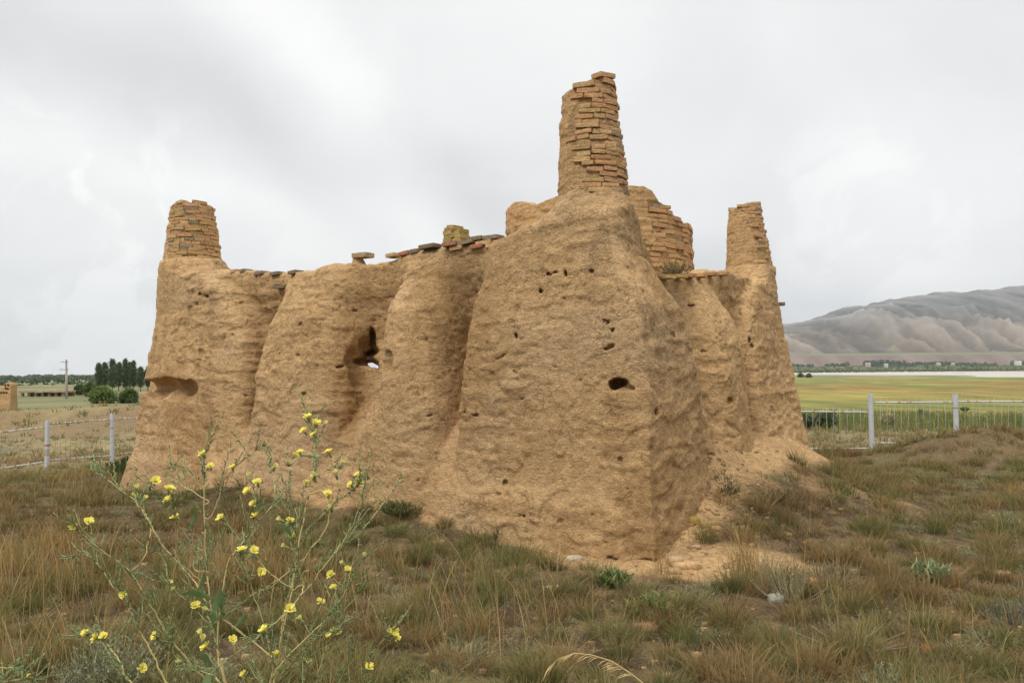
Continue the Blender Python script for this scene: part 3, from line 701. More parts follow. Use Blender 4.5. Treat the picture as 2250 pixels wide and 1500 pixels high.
def tower(name, cx, cy, z0, z1f, rf, maskf, leanx=0.0, course=.051, r_core=.011, pal=(.15, .12, .15), lenr=(.10, .22), thick=None, zlow=None, label=None, seed=0):
    """hollow-topped round shaft: mud core with ragged top plus courses of bricks where maskf says the plaster has gone"""
    random.seed(seed); mb = MB(); nth = max(120, int(2 * math.pi * rf(0, z0) / .016)); zmax = max(z1f(t_) for t_ in np.linspace(-math.pi, math.pi, 73))
    nz_ = int((zmax - z0) / .016) + 1
    th = np.linspace(-math.pi, math.pi, nth, endpoint=False)
    tops = np.array([z1f(t_) for t_ in th]); TT = np.linspace(0, 1, nz_)
    ZZ = z0 + (tops[None, :] - z0) * TT[:, None]; TH_ = np.broadcast_to(th[None, :], ZZ.shape)
    RRf = np.vectorize(lambda t_, z_: rf(t_, z_))(TH_, ZZ)
    MK = np.vectorize(lambda t_, z_: maskf(t_, z_))(TH_, ZZ)
    rad = RRf - MK * r_core
    X_ = cx + leanx * (ZZ - z0) + rad * np.sin(TH_); Y_ = cy - rad * np.cos(TH_)
    dsp = (muddisp(X_.ravel() * 1.0, Y_.ravel(), ZZ.ravel()) * .75).reshape(ZZ.shape)
    cr = .004 * np.sin(ZZ / course * 2 * math.pi) * (1 - .6 * MK) * .5      # courses telegraph through the plaster
    rad = rad + dsp + cr
    X_ = cx + leanx * (ZZ - z0) + rad * np.sin(TH_); Y_ = cy - rad * np.cos(TH_)
    V = np.stack([X_, Y_, ZZ], -1).reshape(-1, 3)
    ii = np.arange(nz_ - 1)[:, None] * nth; jj = np.arange(nth)[None, :]; j2 = (jj + 1) % nth
    Q = np.stack([ii + jj, ii + j2, ii + nth + j2, ii + nth + jj], -1).reshape(-1, 4)
    # inner lip and top
    ti = thick or rf(0, z0) * .99
    base_i = len(V); last = (nz_ - 1) * nth
    lipr = np.maximum(rad[-1] - ti * .5, .01)
    lip = np.stack([cx + leanx * (zmax - z0) + lipr * np.sin(th), cy - lipr * np.cos(th), tops + .01 * np.sin(th * 9)], -1)
    lip2r = np.maximum(rad[-1] - ti, .005)
    lip2 = np.stack([cx + leanx * (zmax - z0) * 0 + lip2r * np.sin(th), cy - lip2r * np.cos(th), (np.full(nth, z0) if thick else tops - .12)], -1)
    V = np.vstack([V, lip, lip2]); k_ = np.arange(nth); k2 = (k_ + 1) % nth
    Q = np.vstack([Q, np.stack([last + k_, last + k2, base_i + k2, base_i + k_], -1), np.stack([base_i + k_, base_i + k2, base_i + nth + k2, base_i + nth + k_], -1)])
    x, y, z = V.T
    cc = MUD * (1 + .12 * fbm(x * 3, y * 3, z * 3, o=3, s=130)[:, None])
    cc = cc * (1 - .18 * np.append(MK.ravel(), np.zeros(2 * nth))[:, None])
    mb.add(V, Q, C=cc); nq = len(Q)
    T_ = []
    nc = int((zmax - (zlow or z0)) / course) + 1
    for k in range(nc):
        zc = (zlow or z0) + (k + .5) * course
        t_ = -math.pi + random.uniform(0, .8)
        while t_ < math.pi:
            L = random.uniform(*lenr); r_ = rf(t_, zc); dt = (L + .008) / r_; tm = t_ + dt / 2; t_ += dt
            if zc > z1f(min(tm, math.pi)) - .01: continue
            if maskf(tm, zc) < .5: continue
            tilt = random.uniform(-.07, .07); pr = random.uniform(-.016, .012)
            if random.random() < .07: continue
            er = np.array([math.sin(tm), -math.cos(tm), 0]); et = np.array([math.cos(tm), math.sin(tm), 0]); up = np.array([0, 0, 1.])
            up2 = up + tilt * et + random.uniform(-.06, .06) * er; up2 /= np.linalg.norm(up2); et2 = np.cross(er, up2) * -1; et2 /= np.linalg.norm(et2)
            p = np.array([cx + leanx * (zc - z0), cy, zc + random.uniform(-.006, .006) + .008 * n1(tm * 2 + k * .3, 77)]) + er * (r_ - .058 + pr)
            add_brick(mb, p, et2, er, up2, L, .13, course * random.uniform(.74, .97), brickcol(*pal), rnd=random.uniform(.12, .3))
    F = [np.concatenate(mb.Q)] if not mb.T else [np.concatenate(mb.Q), np.concatenate(mb.T)]
    mi = np.concatenate([np.zeros(nq, np.int32), np.ones(len(F[0]) - nq, np.int32)])
    me = mkmesh(name, np.concatenate(mb.V), F, np.clip(np.concatenate(mb.C), .02, 1), [m_mud, m_brick], mi)
    me.polygons.foreach_set('use_smooth', mi == 0)
    o = obj(name, me, ruin)
    if label: o["label"] = label
    return o
def n1(v_, s): return float(vnoise(np.array([v_]), np.array([s * 3.7]), s=s)[0])
# near tower
def z1n(t): return 4.36 + .075 * math.sin(t - .1) + .03 * n1(t * 2.2, 5) + (.05 if .55 < t < 1.1 else 0) - (.12 if abs(t) > 2 else 0)
def rn(t, z):
    r_ = np.interp(z, [3.1, 3.3, 3.6, 4.0, 4.45], [.345, .335, .318, .282, .25]); return float(r_ + .012 * n1(t * 1.5 + z, 6))
def mn(t, z): 
    e = -.62 + .30 * n1(z * 5, 8) + (.22 if z < 3.5 else 0) - (.2 if z > 4.2 else 0)
    return 1.0 if e < t < 2.2 else 0.0
tower('tower', C0[0], C0[1], 3.12, z1n, rn, mn, leanx=-.035, pal=(.30, .12, .05), label='tallest round tower, left half plastered, right half bare brick', seed=11)
# left tower
def z1l(t): return 4.13 + .03 * math.sin(t * 2.0 + 1.2) + .03 * n1(t * 2.5, 15) - (.05 if -.25 < t < .3 else 0)
def rl(t, z): return float(np.interp(z, [3.0, 3.2, 3.6, 4.0, 4.2], [.45, .42, .365, .30, .275]) + .012 * n1(t * 1.5 + z, 16))
def ml(t, z): return 1.0 if (-.75 - .35 * n1(z * 4, 18) + 1.3 * max(0, 3.5 - z)) < t < 2.6 else (1.0 if z > 3.75 and abs(t) < 2.6 else 0.0)
tower('tower', C1[0], C1[1], 3.02, z1l, rl, ml, leanx=.0, pal=(.10, .18, .10), label='left corner tower, stubby, brick courses above mud base', seed=12)
# right tower
def z1r(t): return 4.04 + .02 * math.sin(t + .6) + .04 * n1(t * 2.5, 25) - (.08 if -1.6 < t < -.5 else 0)
def rr2(t, z): return float(np.interp(z, [2.9, 3.05, 3.6, 4.1], [.345, .335, .275, .22]) + .010 * n1(t * 1.5 + z, 26))
def mr2(t, z): return 1.0 if (.1 + .2 * n1(z * 4, 28) - (1.0 if z > 3.92 else 0)) < t < 2.4 else 0.0
tower('tower', C2[0], C2[1], 2.9, z1r, rr2, mr2, leanx=-.06, pal=(.34, .10, .05), label='right corner tower, slim, plaster on its left side', seed=13)
# broken drum
DC = np.array([1.27, 12.02]); DR = 1.37
def z1d(t):
    s_ = math.sin(t)
    if abs(t) > 1.75: return 3.3 + .12 * n1(t * 2, 33)
    base = np.interp(s_, [-1, -.93, -.8, -.7, -.5, 0, .22, .36, .45, .52, .60, .68, .76, .85, .95, 1], [3.93, 3.99, 3.92, 3.84, 3.92, 3.96, 4.02, 4.04, 3.99, 3.86, 3.82, 3.72, 3.66, 3.64, 3.66, 3.62])
    return float(base + .018 * n1(t * 9, 34) - (.5 * (abs(t) - 1.55) / .2 if abs(t) > 1.55 else 0))
def rd(t, z): return float(DR + .02 * n1(t * 2 + z, 36) - .03 * (z - 2.7))
def md(t, z): 
    if t > .42 + .10 * n1(z * 4, 38) + (.45 if z > 3.85 else 0): return 1.0 if t < 2.2 else 0.0
    if t < -1.05 and z < 3.62: return 1.0
    return 1.0 if (z < 3.25 and t > .2) else 0.0
tower('drum', DC[0], DC[1], 2.70, z1d, rd, md, course=.066, r_core=.014, pal=(.28, .09, .08), lenr=(.10, .25), thick=.42, label='broken round drum on the roof behind the tallest tower, brick stepping down to the right', seed=14)

# bricks laid on the wall tops
def wall_brick(mb, px, py, off, wall, L, T, col, Wd=.14, rot=0.0, dz=0.0):
    u, z = onwall(px, py, off, wall); d, n = (dA, nA) if wall == 'A' else (dB, nB)
    d3 = np.array([d[0], d[1], 0]); n3 = np.array([n[0], n[1], 0]); p = np.array([*(C0 + u * d + (off - Wd / 2) * n), z - T / 2 + dz])
    s_ = d3 * math.cos(rot) + np.array([0, 0, 1]) * math.sin(rot); up = np.cross(s_, n3); up = up if up[2] > 0 else -up
    add_brick(mb, p, s_, n3, up, L, Wd, T, col)
    return p
random.seed(5)
grey = np.array([.20, .15, .10])
def coping_brick(px, py, off, wl, L, T, cc, rot=0.0, Wd=.14):
    mb = MB(); wall_brick(mb, px, py, off + .17, wl, L, T, cc, Wd=Wd, rot=rot); obj('coping_brick', mb.mesh('coping_brick', [m_brick], smooth=False), ruin)
for px, py, L, off, cc in ((935, 536, .22, .17, grey), (985, 531, .20, .17, np.array([.30, .15, .10])), (1020, 527, .2, .15, grey * 1.3), (1040, 519, .2, .12, grey), (1075, 516, .19, .12, grey * 1.2),
                       (1000, 540, .17, .15, brickcol()), (1045, 536, .16, .15, np.array([.36, .15, .09])), (1080, 534, .17, .15, brickcol()), (1060, 528, .2, .14, brickcol()), (1100, 524, .2, .14, brickcol()), (1095, 537, .14, .14, brickcol()),
                       (1125, 519, .2, .15, grey), (1145, 510, .17, .17, grey * .9), (1130, 528, .13, .15, np.array([.2, .1, .07])),
                       (856, 556, .14, .14, brickcol(.5)), (884, 552, .15, .14, np.array([.36, .17, .1])), (908, 547, .13, .13, grey),
                       (510, 592, .12, .12, brickcol()), (530, 591, .09, .12, brickcol()), (565, 596, .16, .13, grey * 1.2), (600, 597, .16, .13, grey), (640, 594, .16, .13, grey), (668, 596, .14, .13, grey * 1.4)):
    coping_brick(px, py, off, 'A', L, .042, cc, rot=random.uniform(-.04, .04) - .05)
coping_brick(610, 626, .2, 'A', .24, .04, grey, Wd=.10)
for px, py, L in ((1478, 604, .2), (1505, 602, .17), (1527, 601, .16), (1550, 601, .15), (1575, 598, .15), (1600, 597, .14), (1455, 600, .15)):
    coping_brick(px, py, .17, 'B', L, .04, brickcol(.3), rot=random.uniform(-.05, .05))
cp = MB()        # brick balanced on a mud stub
wall_brick(cp, 787, 555, .27, 'A', .235, .055, np.array([.34, .24, .14]), Wd=.15)
u, z = onwall(787, 566, .19)
pz = np.array([*(C0 + u * dA + .19 * nA), 0])
cp.tube([pz + [0, 0, z - .2] - [nA[0] * .05, nA[1] * .05, 0], pz + [0, 0, z - .07], pz + [0, 0, z - .02], pz + [0, 0, z + .02]], [.10, .085, .062, .07], 10, MUD * .72)
o = obj('capping_brick', cp.mesh('capping_brick', [m_brick], smooth=False), ruin); o["label"] = 'single flat brick balanced on a mud stub on the left wall top'
cp = MB()        # little pile
for k, (dx, yy, L) in enumerate(((-8, 524, .12), (12, 524, .12), (-4, 515, .15), (14, 516, .10), (-8, 508, .12), (10, 509, .12), (-4, 500, .14), (12, 503, .10), (-1, 495, .11))):
    wall_brick(cp, 990 + dx, yy - 1, .2 + random.uniform(-.01, .02), 'A', L, .045, np.array([.36, .26, .10]) * random.uniform(.8, 1.1), Wd=.16, rot=random.uniform(-.08, .08))
o = obj('brick_pile', cp.mesh('brick_pile', [m_brick], smooth=False), ruin); o["label"] = 'small pile of yellowish bricks on the left wall top'
cp = MB()
q = P(1717, 668, hit(1712, 668) or 12.2)
add_brick(cp, q - [.02, 0, 0], np.array([1., 0, 0]), np.array([0, 1., 0]), np.array([0, 0, 1.]), .12, .1, .05, grey)
o = obj('jutting_stone', cp.mesh('jutting_stone', [m_brick]), ruin); o["label"] = 'dark stone sticking out of the right wall edge'

# ------------------------------------------------------------------ fences
m_paint = attr_mat('chalky_white_paint', .6, nscale=25, namt=.08, spec=.3)
WHT = np.array([.45, .47, .49]); RUST = np.array([.30, .15, .08])
def rusty(n, k=.2): return np.array([RUST if random.random() < k else WHT * random.uniform(.92, 1.03) for _ in range(n)])
def fence(posts, rails, label, group, seed, post_lab=None, rk=.1):
    """posts: list of (px, top y, D, width m); rails: per bay (y_top_left, y_top_right, y_bot_left, y_bot_right or None)"""
    random.seed(seed)
    Ds = [p_[2] for p_ in posts]
    base = P(posts[0][0], posts[0][1], posts[0][2]); gz0 = float(ground([base[0]], [base[1]])[0])
    root = empty('fence', (base[0], base[1], gz0), label, 'fence', group)
    tops = []
    for i, (px, yt, D, wd) in enumerate(posts):
        p = P(px, yt, D); g_ = float(ground([p[0]], [p[1]])[0]) - .05
        tops.append(p)
        mb = MB(); nseg = 44
        zs_ = np.linspace(g_, p[2], nseg)
        cc = rusty(nseg, .12 if (post_lab and i in post_lab) else .03)
        lx = random.uniform(-.008, .008)
        mb.tube([[p[0] + lx * (z_ - g_), p[1], z_] for z_ in zs_], wd / 2, 8, cc)
        mb.add(*(lambda q: (q, [[0, 1, 2, 3]]))(np.array([[-wd * .5, -wd * .5, 0], [wd * .5, -wd * .5, 0], [wd * .5, wd * .5, 0], [-wd * .5, wd * .5, 0]]) + [p[0] + lx, p[1], p[2] + .004]), C=WHT)
        o = obj('post', mb.mesh('fence_post', [m_paint]), root)
        if post_lab and i in post_lab: o["label"] = post_lab[i]
    for i, (ya, yb, za, zb) in enumerate(rails):
        pa, pb = posts[i], posts[i + 1]
        A_, B_ = P(pa[0], ya, pa[2]), P(pb[0], yb, pb[2])
        A2, B2 = P(pa[0], za, pa[2]), P(pb[0], zb, pb[2])
        dv = (B_ - A_); dv[2] = 0; ln = np.linalg.norm(dv); dv /= ln
        A_ = A_ + dv * pa[3] * .5; B_ = B_ - dv * pb[3] * .5; A2 = A2 + dv * pa[3] * .5; B2 = B2 - dv * pb[3] * .5
        pan = obj('panel', None, root); bpy.data.objects.remove(pan)
        mb = MB(); nb = max(3, int(ln / .128))
        for q0_, q1_ in ((A_, B_), (A2, B2)):
            n_ = 60; mb.tube([q0_ + (q1_ - q0_) * k / (n_ - 1) for k in range(n_)], .0145, 6, rusty(n_, rk * 2.2))
        for k in range(1, nb):
            f = k / nb; T_ = A_ + (B_ - A_) * f; Bm = A2 + (B2 - A2) * f
            bend = random.uniform(-.012, .012)
            mb.tube([Bm - [0, 0, .05], (T_ + Bm) / 2 + dv * bend, T_ + [0, 0, random.uniform(.055, .085)] + dv * random.uniform(-.01, .01)], [.0048, .0048, .004], 5, WHT * .62)
        obj('panel', mb.mesh('fence_panel', [m_paint]), root)
    return root
fence([(-120, 945, 18.6, .09), (104, 924, 19.3, .10), (247, 909, 20.6, .10), (372, 900, 21.8, .09)],
      [(962, 938, 1046, 1014), (931, 921, 1011, 1000), (921, 914, 998, 985)],
      'rusty white metal bar fence to the left of the ruin', 'white bar fences round the ruin', 3, {1: 'white post with rust spots down its edge'}, .16)
fence([(1640, 868, 17.4, .09), (1913, 866, 16.4, .10), (2099, 865, 16.0, .10), (2288, 866, 15.6, .10)],
      [(903, 905, 985, 985), (884, 883, 972, 976), (882, 882, 975, 978)],
      'white metal bar fence to the right of the ruin', 'white bar fences round the ruin', 4, None, .07)

# ------------------------------------------------------------------ vegetation helpers
m_grass = attr_mat('grass_blades', .8, transl=.3, spec=.15)
m_leaf = attr_mat('tree_foliage', .85, transl=.22, spec=.1)
m_bark = attr_mat('bark', .9, nscale=8, namt=.3)
G_OL = np.array([.155, .150, .048]); G_GR = np.array([.098, .13, .036]); G_ST = np.array([.44, .32, .14]); G_BR = np.array([.27, .175, .072]); G_SG = np.array([.225, .235, .13]); G_OR = np.array([.34, .185, .06])
def blades(base, h, lean_dir, lean, width, c0, c1, seg=2, droop=0.0):
    """ribbons; base (N,3), lean_dir (N,) angle, lean (N,) sideways reach as a share of h"""
    N = len(base); L = np.stack([np.cos(lean_dir), np.sin(lean_dir), np.zeros(N)], -1)
    fa = rng.uniform(0, 2 * math.pi, N); Wd = np.stack([np.cos(fa), np.sin(fa), np.zeros(N)], -1)
    V = []; C = []
    for k in range(seg + 1):
        t_ = k / seg
        up = h * (t_ - droop * lean * t_ * t_)
        p = base + L * (h * lean * t_ ** 1.7)[:, None] + np.stack([np.zeros(N), np.zeros(N), up], -1)
        wk = (width * (1 - t_) ** .6 * .5 + width * .06)[:, None]
        V += [p - Wd * wk, p + Wd * wk]; cc = c0 + (c1 - c0) * t_; C += [cc, cc]
    V = np.stack(V, 1); C = np.stack(C, 1); n = 2 * (seg + 1)
    f = np.array([[2 * k, 2 * k + 1, 2 * k + 3, 2 * k + 2] for k in range(seg)])
    F = (np.arange(N) * n)[:, None, None] + f[None]
    return V.reshape(-1, 3), F.reshape(-1, 4), C.reshape(-1, 3)
def join(parts):
    V = []; F = []; C = []; n = 0
    for v_, f_, c_ in parts: V.append(v_); F.append(f_ + n); C.append(c_); n += len(v_)
    return np.concatenate(V), np.concatenate(F), np.concatenate(C)
def free(x, y, keep=.0):           # 1 where plants may grow
    a, b, c, d, ua, ub = coords(x, y)
    ins = (a < .62 + .12 * sst(ua, 4, 6)) & (b < .72) & (c < .8) & (d < .7)
    mm = mudmask(x, y)
    return (~ins) & (rng.uniform(0, 1, len(x)) > mm * (1 - keep))
def scatter(n, r0, r1, half=40, p=1.0):
    """random spots in the wedge of ground the photograph looks over and a good way beside it"""
    r_ = (r0 ** (2 - p) + rng.uniform(0, 1, n) * (r1 ** (2 - p) - r0 ** (2 - p))) ** (1 / (2 - p)); th_ = np.radians(rng.uniform(-half, half, n))
    return r_ * np.sin(th_), r_ * np.cos(th_)
def onground(x, y, dz=-.01): return np.stack([x, y, ground(x, y) + dz], -1)
def tuftset(n, r0, r1, nb, hmean, wd, rad, cols, lean=(.25, .9), half=40, p=1.0, seg=2, spread=.15, maskfn=None, tipmix=.5):
    x, y = scatter(n, r0, r1, half, p)
    k = free(x, y)
    if maskfn is not None: k &= maskfn(x, y)
    x, y = x[k], y[k]; n = len(x)
    if n == 0: return None
    r_ = np.hypot(x, y); sc = rng.uniform(.55, 1.35, n)
    pick = np.clip(fbm(x * .8, y * .8, o=3, s=200) * 1.3 + rng.normal(0, .32, n) + .5, 0, .999)
    cb = np.array(cols)[(pick * len(cols)).astype(int)] * rng.uniform(.75, 1.2, (n, 1))
    cnt = np.maximum(4, (nb * sc * rng.uniform(.6, 1.3, n)).astype(int)); id_ = np.repeat(np.arange(n), cnt); N = len(id_)
    ang = rng.uniform(0, 2 * math.pi, N); rr_ = np.sqrt(rng.uniform(0, 1, N)) * rad * sc[id_]
    bx_ = x[id_] + np.cos(ang) * rr_; by_ = y[id_] + np.sin(ang) * rr_
    bz_ = ground(bx_, by_) - .01
    h = hmean * sc[id_] * rng.uniform(.45, 1.2, N); ln = rng.uniform(*lean, N) * (.35 + .9 * rr_ / (rad * sc[id_] + 1e-6))
    base_c = cb[id_] * rng.uniform(.7, 1.25, (N, 1)); tip = base_c * (1 - tipmix) + (G_ST * rng.uniform(.6, 1.1, (N, 1))) * tipmix
    return blades(np.stack([bx_, by_, bz_], -1), h, ang + rng.normal(0, .5, N), ln, wd * rng.uniform(.7, 1.3, N), base_c * .8, tip, seg, .45)

# grass tussocks, one mass nobody could count
parts = []
palg = [G_BR * .75, G_OL * .9, G_BR, G_GR, G_OL, G_GR, G_OL]
parts.append(tuftset(900, 2.4, 15, 90, .075, .0058, .10, [G_SG * 1.0, G_SG * 1.25, G_SG * .9 + G_OL * .3], half=42, tipmix=.12, lean=(.5, 1.6)))
parts.append(tuftset(1250, 2.4, 9, 120, .165, .0042, .085, palg, half=42, seg=3, tipmix=.42))
parts.append(tuftset(1650, 9, 17, 62, .17, .0070, .10, palg, half=42, tipmix=.42))
parts.append(tuftset(3200, 16, 34, 18, .18, .013, .10, [G_OL * 1.2, G_SG, G_ST * .7, G_OL, G_BR], half=42, tipmix=.55))
parts.append(tuftset(2600, 34, 75, 12, .24, .04, .25, [G_OL * 1.2, G_ST * .7, G_SG, G_GR * 1.3], half=42, tipmix=.5))
V, F, C = join([p_ for p_ in parts if p_])
props(obj('grass', mkmesh('grass', V, F, np.clip(C, .01, 1), [m_grass])), 'olive and brown grass tussocks covering the steppe ground', 'grass', kind='stuff')
# low litter and short dead growth between the tussocks
parts = []
for n_, r0, r1, hh, ww in ((60000, 2.4, 8, .035, .0042), (60000, 8, 18, .05, .0065), (40000, 18, 40, .08, .016)):
    x, y = scatter(n_, r0, r1, 42, 1.0); k = free(x, y, .02) & (fbm(x * 1.3, y * 1.3, o=3, s=210) > -.28 + .3 * rng.uniform(0, 1, len(x))); x, y = x[k], y[k]; n = len(x)
    sel = np.clip(fbm(x * .9 + 7, y * .9, o=3, s=211)[:, None] * 1.6 + .5 + rng.normal(0, .25, (n, 1)), 0, 1)
    cc = (G_BR * (1 - sel) + G_SG * .8 * sel) * rng.uniform(.55, 1.35, (n, 1)); st = rng.uniform(0, 1, (n, 1)) < .16
    cc = np.where(st, G_ST * rng.uniform(.7, 1.1, (n, 1)), cc)
    parts.append(blades(onground(x, y, -.005), hh * rng.uniform(.4, 1.4, n), rng.uniform(0, 6.28, n), rng.uniform(.4, 2.6, n), ww * rng.uniform(.7, 1.3, n), cc * .8, cc, 2, .22))
V, F, C = join(parts)
props(obj('ground_litter', mkmesh('ground_litter', V, F, np.clip(C, .01, 1), [m_grass])), 'short dead stems and grey green forbs between the tussocks', 'ground cover', kind='stuff')
# tall dry stalks, some in named patches
xs_, ys_, hs_ = [], [], []
x, y = scatter(2600, 2.6, 15, 42, 1.1); k = free(x, y) & (fbm(x * .7, y * .7, o=3, s=220) > -.15); xs_.append(x[k]); ys_.append(y[k]); hs_.append(rng.uniform(.14, .42, k.sum()))
def patch(px, py, D, sx, sy, n, h0, h1):
    n = int(n * 1.6)
    q = P(px, py, D); xs_.append(q[0] + rng.normal(0, sx, n)); ys_.append(q[1] + rng.normal(0, sy, n)); hs_.append(rng.uniform(h0, h1, n))
def Dg(px, py):                     # depth where the pixel meets the ground
    r = ray(px, py); t_ = np.exp(np.linspace(math.log(2.2), math.log(900), 4000)); gz_ = ground(r[0] * t_, r[1] * t_)
    k_ = np.argmax(CAMZ + r[2] * t_ < gz_); return t_[k_]
for px, py, sx, sy, n, h0, h1 in ((1642, 1275, .06, .08, 60, .28, .55), (1660, 1285, .1, .1, 50, .2, .45), (520, 1290, .22, .2, 260, .25, .62), (60, 1310, .35, .3, 220, .3, .6), (120, 1230, .3, .3, 150, .25, .5),
                                  (600, 1290, .2, .2, 160, .2, .5), (190, 1090, .3, .3, 90, .3, .55), (1780, 1300, .2, .2, 25, .2, .5), (980, 1330, .4, .3, 60, .25, .5), (1050, 1400, .4, .2, 40, .2, .45),
                                  (80, 1480, .3, .2, 90, .25, .5), (1450, 1260, .03, .04, 14, .25, .45), (1480, 1290, .15, .08, 20, .15, .35), (2100, 1400, .4, .3, 30, .2, .4), (760, 1350, .3, .2, 70, .3, .5)):
    patch(px, py, Dg(px, py), sx, sy, n, h0, h1)
x, y, h = map(np.concatenate, (xs_, ys_, hs_)); n = len(x)
cc = np.where(rng.uniform(0, 1, (n, 1)) < .35, G_OR, G_ST) * rng.uniform(.7, 1.15, (n, 1))
V, F, C = join([blades(onground(x, y), h, rng.normal(2.6, 1.6, n), rng.uniform(.05, .6, n), np.full(n, .0042), cc * .75, cc, 4, .3)])
props(obj('dry_stalks', mkmesh('dry_stalks', V, F, np.clip(C, .01, 1), [m_grass])), 'tall straw coloured dry grass stalks standing over the tussocks', 'dry grass', kind='stuff')
# reeds and meadow growth beyond the right fence
x, y = scatter(16000, 24, 46, 42, 0.6); k = (x > 4.5) & (fbm(x * .25, y * .25, o=3, s=230) > -.2); x, y = x[k], y[k]; n = len(x)
cc = np.where(rng.uniform(0, 1, (n, 1)) < .4, np.array([.20, .20, .06]), np.array([.12, .155, .048])) * rng.uniform(.8, 1.25, (n, 1))
V, F, C = join([blades(onground(x, y), rng.uniform(.25, .6, n) * sst(np.hypot(x, y), 23, 28), rng.uniform(0, 6.28, n), rng.uniform(.05, .4, n), rng.uniform(.02, .04, n), cc * .8, cc, 2, .2)])
props(obj('meadow_grass', mkmesh('meadow_grass', V, F, np.clip(C, .01, 1), [m_grass])), 'taller green meadow grass beyond the right fence', 'meadow', kind='stuff')

# ------------------------------------------------------------------ shrubs
def shrub(name, px, py, hgt, rad, nst, c_twig, c_leaf, label, cat, group, nleaf=12, leaf=.012, upright=.5, seed=0, D=None, stw=.0034, loc=None):
    rs_ = np.random.default_rng(seed + 900); random.seed(seed)
    if loc is None:
        D = D or Dg(px, py); q = P(px, py, D)
    else: q = np.array(loc, float)
    g_ = float(ground([q[0]], [q[1]])[0]) if loc is None or len(loc) < 3 else q[2]
    root = empty(name, (q[0], q[1], g_), label, cat, group)
    mb = MB(); lb = []; lc = []; ld = []; lh = []
    for i in range(nst):
        a_ = rs_.uniform(0, 6.28); out_ = rad * rs_.uniform(.05, 1) ** .7; h_ = hgt * rs_.uniform(.55, 1.05) * (1 - .35 * (out_ / rad) ** 2)
        p0 = np.array([q[0] + math.cos(a_) * out_ * .18, q[1] + math.sin(a_) * out_ * .18, g_ - .01])
        kx = rs_.normal(0, .07) * hgt; ky = rs_.normal(0, .07) * hgt
        pts = [p0 + np.array([math.cos(a_) * out_ * t_ ** upright + kx * math.sin(t_ * 3), math.sin(a_) * out_ * t_ ** upright + ky * math.sin(t_ * 4), h_ * t_]) for t_ in np.linspace(0, 1, 6)]
        mb.tube(pts, np.linspace(stw, stw * .4, 6), 4, c_twig * rs_.uniform(.8, 1.2), cap=False)
        for k in range(nleaf):
            f = rs_.uniform(.25, 1.0); j = min(int(f * 5), 4); p = pts[j] + (pts[j + 1] - pts[j]) * (f * 5 - j)
            lb.append(p); lc.append(c_leaf * rs_.uniform(.7, 1.25)); ld.append(rs_.uniform(0, 6.28)); lh.append(leaf * rs_.uniform(.6, 1.4))
    obj('stem', mb.mesh(name + '_stem', [m_grass]), root)
    lb = np.array(lb); lc = np.array(lc); n = len(lb)
    lh = [q_ * 1.35 for q_ in lh]; V, F, C = blades(lb, np.array(lh), np.array(ld), rs_.uniform(.2, 1.4, n), np.full(n, leaf * .55), lc * .85, lc, 2, .2)
    obj('foliage', mkmesh(name + '_foliage', V, F, np.clip(C, .01, 1), [m_grass]), root)
    return root
SG = 'sage bushes in the foreground'
silver = np.array([.34, .34, .20]); sgrn = np.array([.25, .28, .17]); dk = np.array([.15, .16, .09])
shrub('sagebrush', 240, 1525, .30, .24, 150, silver * .8, silver, 'largest silver grey sage bush at the lower left, behind the yellow flowers', 'sagebrush', SG, 26, .011, .6, 1)
shrub('sagebrush', 450, 1520, .18, .16, 60, silver * .8, silver, 'small silver sage bush right of the largest silver one', 'sagebrush', SG, 22, .010, .6, 2)
shrub('sagebrush', 1735, 1320, .34, .24, 60, np.array([.34, .29, .17]), silver * .85, 'grey open sage bush beside the clump of tall stalks right of the ruin', 'sagebrush', SG, 18, .010, .6, 3)
shrub('sagebrush', 1820, 1290, .22, .22, 50, np.array([.34, .28, .16]), silver * .8, 'low grey sage bush just right of the grey open one', 'sagebrush', SG, 18, .010, .6, 13)
shrub('sagebrush', 1870, 1425, .16, .30, 26, np.array([.36, .33, .25]), silver * .7, 'sprawling sage with bare curling pale twigs', 'sagebrush', SG, 14, .009, .9, 4)
shrub('sagebrush', 1945, 1528, .15, .16, 46, sgrn, sgrn * 1.15, 'light green sage bush at the bottom right edge', 'sagebrush', SG, 22, .011, .6, 5)
shrub('sagebrush', 2235, 1375, .20, .20, 70, np.array([.2, .18, .14]), silver * .6, 'dark twiggy sage bush at the right edge of the picture', 'sagebrush', SG, 16, .010, .6, 6)
shrub('sagebrush', 1540, 1335, .10, .16, 46, sgrn * .8, silver * .8, 'low grey green sage on the edge of the bare mud', 'sagebrush', SG, 18, .010, .6, 7)
shrub('leafy_weed', 1705, 1105, .16, .22, 60, np.array([.22, .15, .08]), np.array([.20, .17, .07]), 'brownish green weed growing on the mud slope', 'weed', None, 14, .016, .5, 8)
shrub('leafy_weed', 1600, 1085, .09, .12, 40, np.array([.22, .15, .08]), np.array([.16, .16, .07]), 'small green weed high on the mud slope', 'weed', None, 14, .014, .5, 9)
shrub('grass_clump', 2050, 1275, .17, .13, 130, np.array([.22, .27, .12]), np.array([.24, .29, .14]), 'pale green spiky grass clump right of the ruin', 'grass clump', 'separate green grass clumps', 3, .03, .8, 10)
shrub('grass_clump', 1440, 1362, .17, .17, 220, np.array([.17, .19, .06]), np.array([.17, .19, .06]), 'large green tussock below the front corner of the ruin', 'grass clump', 'separate green grass clumps', 3, .03, .8, 14)
shrub('grass_clump', 1350, 1290, .14, .13, 160, np.array([.15, .19, .06]), np.array([.17, .2, .07]), 'green grass clump against the foot of the front corner', 'grass clump', 'separate green grass clumps', 3, .03, .8, 15)
